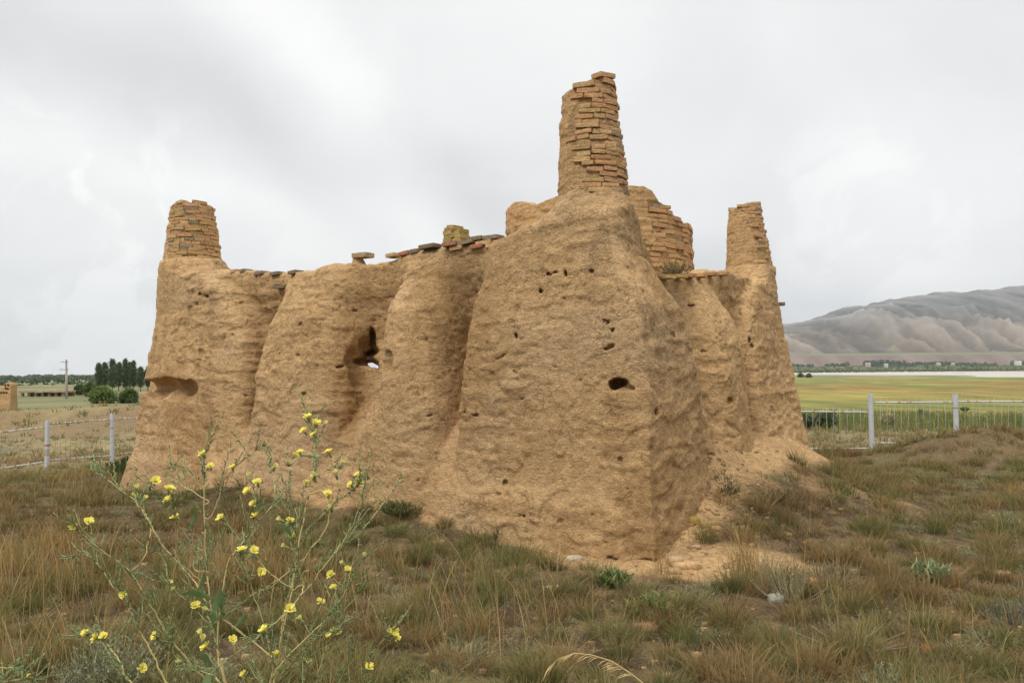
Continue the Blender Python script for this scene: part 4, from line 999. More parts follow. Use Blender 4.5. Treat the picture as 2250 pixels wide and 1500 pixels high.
shrub('grass_clump', 1110, 1190, .15, .12, 130, np.array([.11, .16, .06]), np.array([.12, .17, .07]), 'dark green tuft at the foot of the left face', 'grass clump', 'separate green grass clumps', 3, .03, .8, 16)
shrub('grass_clump', 880, 1130, .16, .22, 240, np.array([.15, .16, .06]), np.array([.15, .16, .06]), 'wide dark tussock at the foot of the left wall right of the yellow flowers', 'grass clump', 'separate green grass clumps', 3, .03, .8, 17)
shrub('green_bush', 283, 1030, .34, .32, 90, np.array([.13, .14, .06]), np.array([.10, .14, .05]), 'dark green bush beside the left corner of the ruin', 'bush', None, 26, .03, .5, 11, D=13.5)
for k, (px, py, lab, hh, cg) in enumerate(((1818, 942, 'dark green reed clump nearer the middle of the first right fence bay', .55, np.array([.10, .13, .06])), (1768, 943, 'dark reed clump next to the right corner of the ruin', .45, np.array([.10, .12, .06])),
                                 (1948, 938, 'straw coloured clump behind the first full right fence panel', .45, np.array([.38, .30, .17])), (2025, 915, 'grey green clump behind the second half of the full fence panel', .4, np.array([.22, .25, .14])),
                                 (2120, 905, 'green reed clump just right of the second right post', .5, np.array([.13, .17, .06])))):
    shrub('reed_clump', px, py, hh, .34, 90, cg, cg, lab, 'reeds', 'reed clumps behind the right fence', 4, .10, .8, 20 + k, stw=.012)
# plants growing on the ruin
qt = P(1408, 560, 8.75)
shrub('green_tuft', 0, 0, .17, .06, 40, np.array([.17, .22, .10]), np.array([.17, .23, .11]), 'bright green grass tuft growing on the ruin beside the tallest tower', 'grass tuft', None, 3, .03, .8, 31, loc=qt)
qt = P(1478, 607, 9.9)
shrub('dry_plant', 0, 0, .20, .20, 80, np.array([.26, .19, .10]), np.array([.22, .19, .09]), 'dry brown plant growing on the right wall top', 'plant', None, 10, .02, .6, 32, loc=qt)
qt = P(1040, 600, hit(1040, 600) or 8.6)

# ------------------------------------------------------------------ rubble
def rubble(px, py, L, Wd, T, colr, label, cat='brick', rot=0.0, D=None, rough_=.2, tilt=.1):
    D = D or Dg(px, py); q = P(px, py, D); g_ = float(ground([q[0]], [q[1]])[0])
    random.seed(int(px)); mb = MB()
    ex = np.array([math.cos(rot), math.sin(rot), tilt * .5]); ex /= np.linalg.norm(ex); ez = np.cross(ex, [-math.sin(rot), math.cos(rot), tilt]); ez /= np.linalg.norm(ez); ey = np.cross(ez, ex)
    add_brick(mb, np.array([q[0], q[1], g_ + T * .33]), ex, ey, ez, L, Wd, T, np.array(colr), jit=.16, rnd=rough_ * 2)
    nm = 'brick_fragment' if cat == 'brick' else 'stone'
    me = mb.mesh(nm, [m_brick]); o = obj(nm, me)
    org = np.array([q[0], q[1], g_]); v_ = np.array([vv.co[:] for vv in me.vertices]) - org; me.vertices.foreach_set('co', v_.astype(np.float32).ravel()); o.location = org.tolist()
    return props(o, label, cat, 'rubble round the ruin')
rubble(1508, 1246, .22, .12, .05, [.52, .33, .16], 'long orange buff brick half buried at the foot of the bare mud slope', rot=.0)
rubble(1484, 1238, .12, .10, .07, [.44, .30, .17], 'rounded mud lump touching the left end of the long orange brick', 'stone')
rubble(1482, 1258, .09, .07, .04, [.42, .28, .15], 'small flat stone just below the long orange brick', 'stone')
rubble(1528, 1204, .09, .06, .03, [.40, .27, .15], 'small stone on the mud above the long orange brick', 'stone')
rubble(1524, 1150, .11, .07, .07, [.36, .24, .06], 'yellow lichened brick lump on the mud slope', rot=.5)
rubble(1556, 1155, .16, .07, .05, [.34, .23, .09], 'dark brown brick piece lying right of the yellow lichened lump', rot=.1)
rubble(1572, 1165, .09, .07, .04, [.40, .24, .11], 'small brick bit below the dark brown brick piece', rot=.3)
rubble(1488, 1125, .12, .08, .05, [.20, .15, .10], 'dark stone at the foot of the right face', 'stone')
rubble(1453, 1212, .12, .08, .07, [.27, .20, .13], 'dark grey stone beside the foot of the front corner', 'stone')
rubble(1792, 1285, .10, .08, .06, [.52, .26, .10], 'bright orange brick among the grey sage twigs', rot=.2)
rubble(1420, 1383, .14, .09, .04, [.46, .21, .12], 'reddish brick piece below the large green tussock', rot=.1)
rubble(2040, 1433, .06, .05, .05, [.48, .17, .08], 'small red brick crumb on bare soil at the lower right', rot=.1)
rubble(1262, 1232, .14, .08, .05, [.46, .37, .26], 'pale stone where grass meets the left foot of the front corner', 'stone')
rubble(1212, 1293, .13, .06, .02, [.50, .36, .20], 'thin pale flake in the grass below the front corner', 'stone', rot=.1)
rubble(965, 1196, .12, .07, .04, [.42, .24, .13], 'pinkish brick piece in the grass at the foot of the left face', rot=.4)
rubble(1705, 1322, .10, .08, .06, [.28, .26, .2], 'grey stone under the grey open sage bush', 'stone')
rubble(1885, 1210, .11, .07, .04, [.40, .25, .13], 'brick piece in the grass right of the mud slope', rot=.4)
rubble(2200, 1262, .12, .08, .03, [.40, .27, .14], 'flat brick piece in dry grass near the right picture edge', rot=.4)
# small crumbs
random.seed(88); mb = MB()
for i in range(520):
    u_ = random.random()
    if u_ < .55: px_, py_ = random.gauss(1570, 70), random.gauss(1110, 70)
    else: px_, py_ = random.uniform(0, 2250), random.uniform(1100, 1500)
    D = Dg(px_, py_); q = P(px_, py_, D); a, b, c, d, ua, ub = [float(q_) for q_ in coords(q[0], q[1])]
    if D > 30 or (a < .6 and b < .5): continue
    s_ = random.uniform(.008, .03); add_brick(mb, np.array([q[0], q[1], float(ground([q[0]], [q[1]])[0]) + s_ * .2]), np.array([1., 0, 0]), np.array([0, 1., 0]), np.array([0, 0, 1.]), s_ * 1.6, s_ * 1.2, s_, MUD * random.uniform(.42, .8), jit=.3, rnd=.5)
props(obj('mud_crumbs', mb.mesh('mud_crumbs', [m_brick])), 'scattered mud crumbs on the slope and soil', 'crumbs', kind='stuff')

# ------------------------------------------------------------------ trees
def clump_tree(root, q, hgt, prof, trunk_h, nclump, leaf, c0, c1, seed, trunk_r=.15):
    """crown of many small leaf faces; prof(t) gives the crown radius at share t of its height"""
    r_ = np.random.default_rng(seed); H_ = hgt - trunk_h
    tt = r_.uniform(0, 1, nclump) ** .9; rad = np.array([prof(t_) for t_ in tt]); an = r_.uniform(0, 6.28, nclump)
    lump = .68 + .48 * vnoise(an * 1.6 + seed, tt * 9, s=seed); rr_ = rad * lump * r_.uniform(.25, 1.0, nclump) ** .45
    keep = vnoise(an * 2.2, tt * 14, rr_ * 3, s=seed + 3) > -.42
    cx_ = q[0] + np.cos(an) * rr_; cy_ = q[1] + np.sin(an) * rr_; cz_ = q[2] + trunk_h + tt * H_
    cb = (c0 + (c1 - c0) * np.clip(.5 + .5 * vnoise(an * 3, tt * 12, s=seed + 5) + r_.normal(0, .15, nclump), 0, 1)[:, None])
    cx_, cy_, cz_, cb = cx_[keep], cy_[keep], cz_[keep], cb[keep]; n = len(cx_)
    per = 5; N = n * per
    ctr = np.repeat(np.stack([cx_, cy_, cz_], -1), per, 0) + r_.normal(0, leaf * 1.1, (N, 3)); col = np.repeat(cb, per, 0) * r_.uniform(.75, 1.25, (N, 1))
    e1_ = r_.normal(0, 1, (N, 3)); e1_ /= np.linalg.norm(e1_, axis=1)[:, None]; e2_ = np.cross(e1_, r_.normal(0, 1, (N, 3))); e2_ /= np.linalg.norm(e2_, axis=1)[:, None]
    s_ = leaf * r_.uniform(.5, 1.1, (N, 1)); V = np.stack([ctr - e1_ * s_, ctr + e2_ * s_ * .6, ctr + e1_ * s_, ctr - e2_ * s_ * .6], 1).reshape(-1, 3)
    F = np.arange(N * 4).reshape(-1, 4)
    obj('crown', mkmesh('crown', V, F, np.clip(np.repeat(col, 4, 0), .01, 1), [m_leaf]), root)
    mb = MB(); top = q + np.array([0, 0, trunk_h + H_ * .8])
    mb.tube([q - [0, 0, .1], q + [0, 0, trunk_h], q + [0, 0, trunk_h + H_ * .4], top], [trunk_r, trunk_r * .8, trunk_r * .5, trunk_r * .15], 7, np.array([.22, .19, .15]))
    for k in range(7):
        z_ = trunk_h + H_ * r_.uniform(.02, .6); a_ = r_.uniform(0, 6.28); l_ = prof(.4) * .8
        mb.tube([q + [0, 0, z_], q + [math.cos(a_) * l_ * .5, math.sin(a_) * l_ * .5, z_ + H_ * .10], q + [math.cos(a_) * l_ * .8, math.sin(a_) * l_ * .8, z_ + H_ * .25]], [trunk_r * .4, trunk_r * .25, .02], 5, np.array([.2, .17, .13]))
    obj('trunk', mb.mesh('trunk', [m_bark]), root)
PG0, PG1 = np.array([.055, .085, .04]), np.array([.115, .15, .07])
order = ['leftmost poplar of the row', 'second poplar from the left in the row', 'tall broad poplar third from the left in the row', 'fourth poplar from the left, with a narrow open crown',
         'tall poplar in the middle of the row with a forked top', 'poplar just right of the fork topped one', 'poplar with a thin pale top, right of middle in the row', 'shorter poplar at the right end of the open row', 'poplar partly hidden by the left corner of the ruin']
for k, (px, yt, D, wd) in enumerate(((217, 799, 262, 1.5), (230, 798, 268, 1.5), (247, 791, 258, 2.0), (261, 797, 270, 1.5), (275, 790, 262, 1.5), (284, 797, 275, 1.3), (293, 794, 268, 1.5), (309, 808, 262, 1.5), (325, 807, 266, 1.5))):
    q = P(px, 850, D); q[2] = float(ground([q[0]], [q[1]])[0]); tz = P(px, yt, D)[2]; hgt = tz - q[2]
    root = empty('poplar_tree', q, order[k], 'tree', 'poplars in a row left of the ruin')
    clump_tree(root, q, hgt, lambda t_, wd=wd: wd * .92 * (math.sin(math.pi * min(1, (t_ * .86 + .12))) ** .55), 1.6, 800, .22, PG0, PG1, 300 + k, .18)
def bush(name, px, ytop, D, wd_px, label, cat, c0, c1, seed, group=None, n=700, leaf=.25, trunk=.3):
    q = P(px, 850, D); q[2] = float(ground([q[0]], [q[1]])[0]); hgt = P(px, ytop, D)[2] - q[2]; wd = wd_px / FPX * D / 2
    root = empty(name, q, label, cat, group)
    clump_tree(root, q, hgt, lambda t_: wd * math.sqrt(max(0.02, 1 - (t_ * 1.0) ** 2.2)) * (.8 + .2 * t_), trunk, n, leaf, c0, c1, seed, .1)
BG0, BG1 = np.array([.08, .12, .035]), np.array([.18, .24, .06])
bush('green_bush', 225, 853, 150, 78, 'bright green rounded bush in front of the poplars', 'bush', BG0, BG1, 401, None, 1300, .22, .1)
bush('green_bush', 283, 857, 150, 56, 'darker green bush below the right poplars', 'bush', BG0 * .8, BG1 * .65, 402, None, 900, .22, .1)
bush('green_bush', 198, 845, 200, 44, 'dark bush left of the poplars behind the bright green one', 'bush', BG0 * .7, BG1 * .6, 403, None, 700, .25, .1)
bush('round_tree', 176, 848, 215, 36, 'small round dark tree between the pole and the poplars', 'tree', BG0 * .6, BG1 * .5, 404, None, 700, .25, .6)

# far woods: masses nobody could count
def woodland(name, spots, label, c0, c1, seed):
    """spots: list of (px0, px1, D0, D1, height0, height1, n)"""
    r_ = np.random.default_rng(seed); VV_ = []; CC_ = []
    for px0, px1, D0, D1, h0, h1, n, asp in spots:
        D = r_.uniform(D0, D1, n); px_ = r_.uniform(px0, px1, n); x = (px_ - 1125) / FPX * D; y = D
        if asp > 1.2: kp = vnoise(px_ * .025, px_ * 0, s=seed) > -.62
        else: kp = np.ones(n, bool)
        x, y = x[kp], y[kp]; n = len(x)
        z = ground(x, y); z = np.where(z < -3.9, -3.4, z); h = r_.uniform(h0, h1, n) * (.75 + .35 * vnoise(x * .01, y * .004, s=seed + 1)); w_ = h / asp * .5
        per = 46; N = n * per; id_ = np.repeat(np.arange(n), per)
        u = r_.normal(0, 1, (N, 3)); u /= np.linalg.norm(u, axis=1)[:, None]; u[:, 2] = np.abs(u[:, 2]) ** .8 * np.sign(u[:, 2] + .75)
        ctr = np.stack([x[id_] + u[:, 0] * w_[id_], y[id_] + u[:, 1] * w_[id_], z[id_] + h[id_] * .5 + u[:, 2] * h[id_] * .5], -1) * 1.0
        e1_ = r_.normal(0, 1, (N, 3)); e1_ /= np.linalg.norm(e1_, axis=1)[:, None]; e2_ = np.cross(e1_, u); e2_ /= np.linalg.norm(e2_, axis=1)[:, None] + 1e-9
        s_ = (w_[id_] * r_.uniform(.25, .55, N))[:, None]
        VV_.append(np.stack([ctr - e1_ * s_, ctr + e2_ * s_, ctr + e1_ * s_, ctr - e2_ * s_], 1).reshape(-1, 3))
        cb = c0 + (c1 - c0) * r_.uniform(0, 1, (n, 1)); CC_.append(np.repeat(cb[id_] * r_.uniform(.8, 1.2, (N, 1)), 4, 0))
    V = np.concatenate(VV_); C = np.concatenate(CC_); F = np.arange(len(V)).reshape(-1, 4)
    return props(obj(name, mkmesh(name, V, F, np.clip(C, .01, 1), [m_leaf])), label, 'woodland', kind='stuff')
woodland('riverside_shrubland', [(1250, 2500, 1500, 2050, 7, 12, 1100, .8), (1250, 1900, 1900, 2200, 8, 14, 500, .8)], 'pale green willow belt along the far river bank', np.array([.13, .16, .075]), np.array([.20, .22, .11]), 501)
woodland('distant_woodland', [(1250, 2500, 2150, 2380, 18, 30, 1300, 2.4), (1250, 2500, 2100, 2350, 10, 17, 800, 1.0)], 'dark tree belt below the mountains', np.array([.05, .075, .045]), np.array([.09, .12, .07]), 502)
woodland('plain_woodland', [(-300, 700, 800, 1500, 3, 8, 800, .8), (-300, 700, 430, 640, 1.5, 4, 200, .8), (-300, 700, 1500, 4000, 5, 11, 900, .8)], 'dark scrub and trees across the plain on the left horizon', np.array([.06, .085, .045]), np.array([.11, .14, .075]), 503)
bush('green_bush', 1760, 822, 560, 14, 'small dark bush on the near river bank by the ruin edge', 'bush', BG0 * .7, BG1 * .6, 405, 'bushes on the near river bank', 160, .5, .1)
bush('green_bush', 1777, 823, 540, 14, 'small dark bush just right of the other river bank bush', 'bush', BG0 * .7, BG1 * .6, 406, 'bushes on the near river bank', 160, .5, .1)

# ------------------------------------------------------------------ pole
m_conc = attr_mat('concrete', .9, nscale=3, namt=.15)
m_dark = attr_mat('dark_metal', .6)
D = 185.; q = P(147, 850, D); q[2] = float(ground([q[0]], [q[1]])[0]); tp = P(145.5, 790, D)
root = empty('utility_pole', q, 'tall thin concrete utility pole standing on the plain at the far left', 'pole')
mb = MB(); mb.tube([q - [0, 0, .2], (q + tp) / 2, tp], [.30, .25, .19], 8, [[.42, .38, .33], [.40, .34, .29], [.22, .20, .19]])
obj('shaft', mb.mesh('shaft', [m_conc]), root)
for hh, L_ in ((.05, 1.1), (1.7, 1.3)):
    mb = MB(); z_ = tp[2] - .5 - hh * 1.0; mb.tube([[tp[0] - L_, tp[1] - .2, z_], [tp[0] + L_ * .5, tp[1] - .2, z_]], .06, 6, [.2, .19, .18])
    for xx in (-L_ * .9, -L_ * .45, L_ * .4): mb.tube([[tp[0] + xx, tp[1] - .2, z_], [tp[0] + xx, tp[1] - .2, z_ + .28]], .07, 6, [.5, .5, .48])
    obj('crossarm', mb.mesh('crossarm', [m_dark]), root)

# ------------------------------------------------------------------ far mud ruin on the left edge
Dr = 62.
def mud_slab(pxs, ytops, ybase, D, th_, label, name, cat, col_, holes=(), seed=0, dz=0):
    x0 = P(pxs[0], 850, D)[0]; x1 = P(pxs[-1], 850, D)[0]; nx_ = 110; nz_ = 46
    xx = np.linspace(x0, x1, nx_); zt_ = np.interp(xx, [P(p_, 850, D)[0] for p_ in pxs], [P(p_, y_, D)[2] for p_, y_ in zip(pxs, ytops)])
    zb = P((pxs[0] + pxs[-1]) / 2, ybase, D)[2] - .6
    t_ = np.linspace(0, 1, nz_)[:, None]; Zf = zb + (zt_[None] - zb) * t_; Xf = np.broadcast_to(xx[None], Zf.shape)
    rough_ = .05 * fbm(Xf * 1.3, Zf * 2.2, o=4, s=seed)
    dep = th_ * (1.25 - .35 * t_)
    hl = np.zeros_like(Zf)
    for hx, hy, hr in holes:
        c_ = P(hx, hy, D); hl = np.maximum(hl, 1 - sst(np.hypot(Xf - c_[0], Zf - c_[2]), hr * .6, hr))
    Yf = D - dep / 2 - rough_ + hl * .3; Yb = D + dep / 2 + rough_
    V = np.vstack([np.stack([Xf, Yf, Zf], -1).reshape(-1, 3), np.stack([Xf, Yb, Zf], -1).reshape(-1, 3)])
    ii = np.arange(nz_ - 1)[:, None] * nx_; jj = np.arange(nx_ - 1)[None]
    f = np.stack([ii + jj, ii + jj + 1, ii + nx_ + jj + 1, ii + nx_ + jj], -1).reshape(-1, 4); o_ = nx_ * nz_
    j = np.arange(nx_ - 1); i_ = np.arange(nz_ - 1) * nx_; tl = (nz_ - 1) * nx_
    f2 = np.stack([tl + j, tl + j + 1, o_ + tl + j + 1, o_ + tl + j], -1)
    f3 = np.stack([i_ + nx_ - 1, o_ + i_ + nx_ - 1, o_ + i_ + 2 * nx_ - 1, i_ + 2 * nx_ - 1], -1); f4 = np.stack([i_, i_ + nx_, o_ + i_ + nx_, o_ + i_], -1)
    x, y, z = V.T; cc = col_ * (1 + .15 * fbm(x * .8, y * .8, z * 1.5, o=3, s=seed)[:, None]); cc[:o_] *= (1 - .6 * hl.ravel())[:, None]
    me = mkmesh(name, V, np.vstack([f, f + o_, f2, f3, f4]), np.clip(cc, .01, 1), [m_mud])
    return props(obj(name, me), label, cat)
mud_slab([-90, -60, -20, 0, 12, 22, 30, 31], [865, 850, 866, 853, 848, 840, 841, 846], 893, Dr, .8, 'broken tan mud wall with rows of small holes at the far left edge', 'mud_wall', 'wall', MUD * .82,
         [(x_, 862 + (x_ % 2), .09) for x_ in (-24, -17, -9, -3, 3, 9, 15, 21)] + [(19, 854, .09), (25, 847, .09), (18, 847, .09), (24, 855, .09)], seed=600)
# low farm shed and mud yard walls
m_plain = attr_mat('weathered_mud_plaster', .95, nscale=1.2, namt=.15)
Df = 205.
def px2x(px, D): return P(px, 850, D)[0]
gz_f = float(ground([px2x(110, Df)], [Df])[0])
root = empty('farm_shed', (px2x(110, Df), Df, gz_f), 'long low tumbledown farm shed with dark openings on the left plain', 'shed')
zt_ = P(90, 862.5, Df)[2]; x0, x1 = px2x(46, Df), px2x(150, Df)
mb = MB(); random.seed(4)
edges = np.linspace(x0, x1, 15)
for i in range(14):
    w_ = edges[i + 1] - edges[i]
    if i % 2 == 0: mb.box([(edges[i] + edges[i + 1]) / 2, Df, (gz_f - .2 + zt_) / 2], [w_ * .75, .5, zt_ - gz_f + .2], C=MUD * random.uniform(.55, .8))
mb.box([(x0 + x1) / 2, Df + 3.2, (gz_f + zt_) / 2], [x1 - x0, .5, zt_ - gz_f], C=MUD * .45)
obj('wall', mb.mesh('wall', [m_plain], smooth=False), root)
mb = MB()
for i in range(6):
    xa = x0 + (x1 - x0) * i / 6; xb = x0 + (x1 - x0) * (i + 1) / 6
    mb.box([(xa + xb) / 2, Df + 1.4, zt_ + .22 + random.uniform(-.08, .12)], [(xb - xa) * .99, 4.6, random.uniform(.25, .42)], C=np.array([.30, .24, .17]) * random.uniform(.8, 1.15))
obj('roof', mb.mesh('roof', [m_plain], smooth=False), root)
mb = MB(); D2 = 215.; g2 = float(ground([px2x(170, D2)], [D2])[0]); zt2 = P(170, 861, D2)[2]; xa, xb = px2x(150, D2), px2x(206, D2)
for i in range(12):
    a_ = xa + (xb - xa) * i / 12; bq = xa + (xb - xa) * (i + 1) / 12
    if i in (4, 9): continue
    mb.box([(a_ + bq) / 2, D2, (g2 + zt2) / 2], [(bq - a_) * 1.0 - .004, .5, zt2 - g2 + random.uniform(-.3, .25)], C=MUD * random.uniform(.75, .95))
props(obj('yard_wall', mb.mesh('yard_wall', [m_plain], smooth=False)), 'crumbling mud yard wall between the shed and the poplars', 'wall')
mb = MB(); D3 = 235.; g3 = float(ground([px2x(130, D3)], [D3])[0]); zt3 = P(130, 858, D3)[2]; xa, xb = px2x(122, D3), px2x(165, D3)
mb.box([(xa + xb) / 2, D3, (g3 + zt3) / 2], [xb - xa, .6, zt3 - g3], C=np.array([.36, .29, .18])); props(obj('yard_wall', mb.mesh('yard_wall2', [m_plain], smooth=False)), 'paler mud wall behind the farm shed by the utility pole', 'wall')
# far houses below the mountains
m_house = attr_mat('house_plaster', .8)
random.seed(9)
for k, (px, py, wpx, colr, lab) in enumerate(((1908, 796, 10, [.40, .30, .27], 'tiny pink roofed house in the far tree belt nearest the ruin'), (1948, 798, 7, [.42, .41, .38], 'tiny white house right of the pink roofed one in the far belt'),
                                  (2063, 796, 8, [.38, .37, .34], 'tiny pale house in the middle of the far tree belt'), (2095, 796, 6, [.38, .37, .34], 'tiny pale house just right of the middle one in the far belt'), (2238, 792, 13, [.50, .50, .49], 'long white far building near the right picture edge'))):
    D = 2090.; x_ = px2x(px, D); g_ = -3.4; zt_ = P(px, py + 3, D)[2]; wd = wpx / FPX * D
    root = empty('far_house', (x_, D, g_), lab, 'house', 'houses in the far tree belt')
    mb = MB(); mb.box([x_, D, (g_ + zt_) / 2], [wd, 8, zt_ - g_], C=np.array(colr)); obj('wall', mb.mesh('wall', [m_house], smooth=False), root)
    mb = MB(); hw = wd / 2 + .5
    mb.add(np.array([[x_ - hw, D - 4.6, zt_ - .2], [x_ + hw, D - 4.6, zt_ - .2], [x_ + hw, D + 4.6, zt_ - .2], [x_ - hw, D + 4.6, zt_ - .2], [x_ - hw, D, zt_ + 2.2], [x_ + hw, D, zt_ + 2.2]]), [[0, 1, 5, 4], [3, 4, 5, 2], [0, 3, 2, 1]], [[0, 4, 3], [1, 2, 5]], C=np.array(colr) * (.9 if k != 0 else 1.0))
    obj('roof', mb.mesh('roof', [m_house], smooth=False), root)

# ------------------------------------------------------------------ the tall yellow flowered weed
m_stem = attr_mat('plant_stem', .6, spec=.3)
m_petal = attr_mat('yellow_petal', .6, transl=.35, spec=.2)
def Z(pts): return [(100 + X_ / 2.41875, 880 + Y_ / 2.41935) for X_, Y_ in pts]
stems = [Z(q) for q in (
    [(225, 322), (330, 420), (500, 560), (620, 760), (780, 940), (900, 1120), (1150, 1310)],
    [(145, 655), (230, 740), (430, 890), (520, 1020), (640, 1230), (800, 1430), (960, 1600)],
    [(150, 828), (200, 800), (280, 870), (350, 970), (440, 1100), (560, 1330), (640, 1490), (760, 1640)],
    [(900, 165), (845, 300), (840, 450), (850, 800), (870, 1000), (900, 1250), (960, 1500)],
    [(1130, 540), (1105, 620), (1060, 740), (970, 860), (930, 1100), (915, 1320), (960, 1500)],
    [(1150, 240), (1050, 320), (940, 420), (925, 500), (920, 600)],
    [(1395, 85), (1430, 190), (1432, 300), (1420, 400), (1375, 600), (1340, 800), (1300, 1050), (1225, 1420), (1200, 1600)],
    [(1290, 350), (1295, 600), (1335, 740), (1320, 900), (1250, 1250), (1220, 1500), (1190, 1600)],
    [(1690, 430), (1670, 560), (1600, 720), (1510, 840), (1390, 1000), (1250, 1130)],
    [(1895, 400), (1840, 480), (1720, 640), (1560, 790), (1400, 900), (1350, 920)],
    [(1665, 440), (1540, 545), (1400, 690), (1340, 790)],
    [(1693, 822), (1600, 1000), (1500, 1150), (1430, 1220), (1200, 1480)],
    [(1685, 990), (1540, 1200), (1440, 1480), (1400, 1600)],
    [(1840, 1230), (1740, 1340), (1700, 1500), (1660, 1620)],
    [(880, 1190), (1000, 1110), (1090, 1040), (1250, 940), (1380, 830), (1500, 650), (1560, 480)],
    [(960, 640), (1060, 770), (1100, 820), (1200, 920), (1310, 990)],
    [(640, 390), (700, 440), (760, 470), (880, 512)],
    [(1040, 830), (1090, 980), (1160, 1180), (1185, 1300), (1200, 1500)],
    [(900, 1420), (1100, 1280), (1250, 1150), (1350, 1040), (1420, 960)],
    [(530, 780), (640, 812), (700, 850), (790, 950)],
    [(655, 960), (720, 1040), (860, 1110), (1000, 1200), (1150, 1310)],
    [(890, 800), (800, 860), (740, 900)],
    [(1190, 330), (1220, 480), (1200, 560), (1130, 640)],
    [(480, 460), (520, 600), (560, 660), (600, 740)],
    [(560, 480), (650, 540), (700, 640), (745, 760)],
    [(205, 1235), (270, 1245), (330, 1300), (400, 1390), (460, 1500)],
    [(1573, 335), (1460, 385), (1420, 400)], [(1300, 640), (1330, 700), (1335, 760)],
    [(585, 1245), (640, 1300), (720, 1370), (800, 1430)], [(1060, 1320), (1150, 1480), (1180, 1600)], [(700, 1390), (830, 1440), (930, 1500)],
    [(1630, 1330), (1560, 1500)], [(1395, 1372), (1330, 1400), (1260, 1470)], [(1545, 1220), (1440, 1260), (1350, 1340), (1250, 1460)])]
flowers = Z([(1395, 85), (1437, 116), (1483, 118), (1376, 157), (1430, 177), (1323, 287), (1355, 271), (1508, 272), (1573, 333), (838, 280), (878, 345), (995, 353), (1217, 347), (583, 424), (657, 467), (468, 502), (655, 527), (690, 621), (230, 640), (145, 672),
             (1127, 432), (1086, 400), (1080, 478), (1108, 545), (1120, 610), (935, 620), (1385, 431), (1500, 491), (1427, 392), (1668, 395), (1665, 436), (1628, 444), (1300, 637), (1252, 627), (1320, 715), (1277, 768), (1108, 793), (1045, 792), (1693, 820), (1580, 862),
             (1605, 892), (1518, 920), (1532, 990), (1685, 988), (1460, 1067), (1142, 905), (1360, 1158), (1548, 1220), (1530, 1225), (1513, 1250), (655, 965), (685, 1000), (800, 1088), (845, 1110), (415, 1026), (588, 1243), (270, 1255), (310, 1248), (215, 1232),
             (828, 1235), (835, 1265), (856, 1305), (992, 1263), (1226, 1345), (1165, 1215), (1395, 1372), (1832, 1233), (1855, 1218), (1855, 1250), (1720, 1410), (1057, 1447), (1297, 1103), (1520, 565), (707, 1392), (510, 1416), (1545, 385), (482, 460), (525, 520)])
closed = {8, 12, 21, 28, 33, 35, 38, 39, 43, 46, 53, 59, 60, 65, 72, 73, 75, 76, 77, 2, 50, 51, 47}
STEMC = np.array([.46, .36, .15]); TWIGC = np.array([.30, .30, .13]); BUDC = np.array([.19, .235, .10])
def flower_mesh(kind, seed):
    r_ = np.random.default_rng(seed); mb = MB()
    if kind == 'open':
        for ring, (n, ln, el, zz_) in enumerate(((14, .0125, .72, 0), (10, .0085, 1.05, .001))):
            for i in range(n):
                a_ = 6.283 * i / n + r_.normal(0, .08) + ring * .2; e = el + r_.normal(0, .12); L = ln * r_.uniform(.85, 1.1)
                d = np.array([math.cos(a_) * math.cos(e), math.sin(a_) * math.cos(e), math.sin(e)]); s_ = np.array([-math.sin(a_), math.cos(a_), 0]); n_ = np.cross(d, s_)
                w0, w1, w2 = .0009, .0026, .0021
                p0 = d * .001 + [0, 0, zz_]; p1 = p0 + d * L * .55; p2 = p0 + d * L - n_ * L * .10
                mb.add([p0 - s_ * w0, p0 + s_ * w0, p1 + s_ * w1, p1 - s_ * w1, p2 + s_ * w2, p2 - s_ * w2], [[0, 1, 2, 3], [3, 2, 4, 5]], C=np.array([.82, .74, .17]) * r_.uniform(.9, 1.1))
        mb.tube([[0, 0, 0], [0, 0, .004], [0, 0, .0055]], [.0028, .0026, .0012], 8, [.70, .48, .03])
    else:
        for i in range(10):
            a_ = 6.283 * i / 10 + r_.normal(0, .1); e = 1.15 + r_.normal(0, .12); L = .0095 * r_.uniform(.85, 1.1)
            d = np.array([math.cos(a_) * math.cos(e), math.sin(a_) * math.cos(e), math.sin(e)]); s_ = np.array([-math.sin(a_), math.cos(a_), 0]); p0 = d * .0015; p1 = p0 + d * L * .6; p2 = p0 + d * L
            mb.add([p0 - s_ * .001, p0 + s_ * .001, p1 + s_ * .0021, p1 - s_ * .0021, p2 + s_ * .0012, p2 - s_ * .0012], [[0, 1, 2, 3], [3, 2, 4, 5]], C=np.array([.75, .70, .25]) * r_.uniform(.9, 1.1))
    return mb.mesh('flower', [m_petal])
def calyx_mesh():
    mb = MB(); mb.tube([[0, 0, -.012], [0, 0, -.008], [0, 0, -.003], [0, 0, .001]], [.0012, .0028, .0030, .0022], 7, BUDC); return mb.mesh('calyx', [m_stem])
FM = [flower_mesh('open', 1), flower_mesh('open', 2), flower_mesh('open', 3)]; FC = [flower_mesh('c', 4), flower_mesh('c', 5)]; CAL = calyx_mesh()
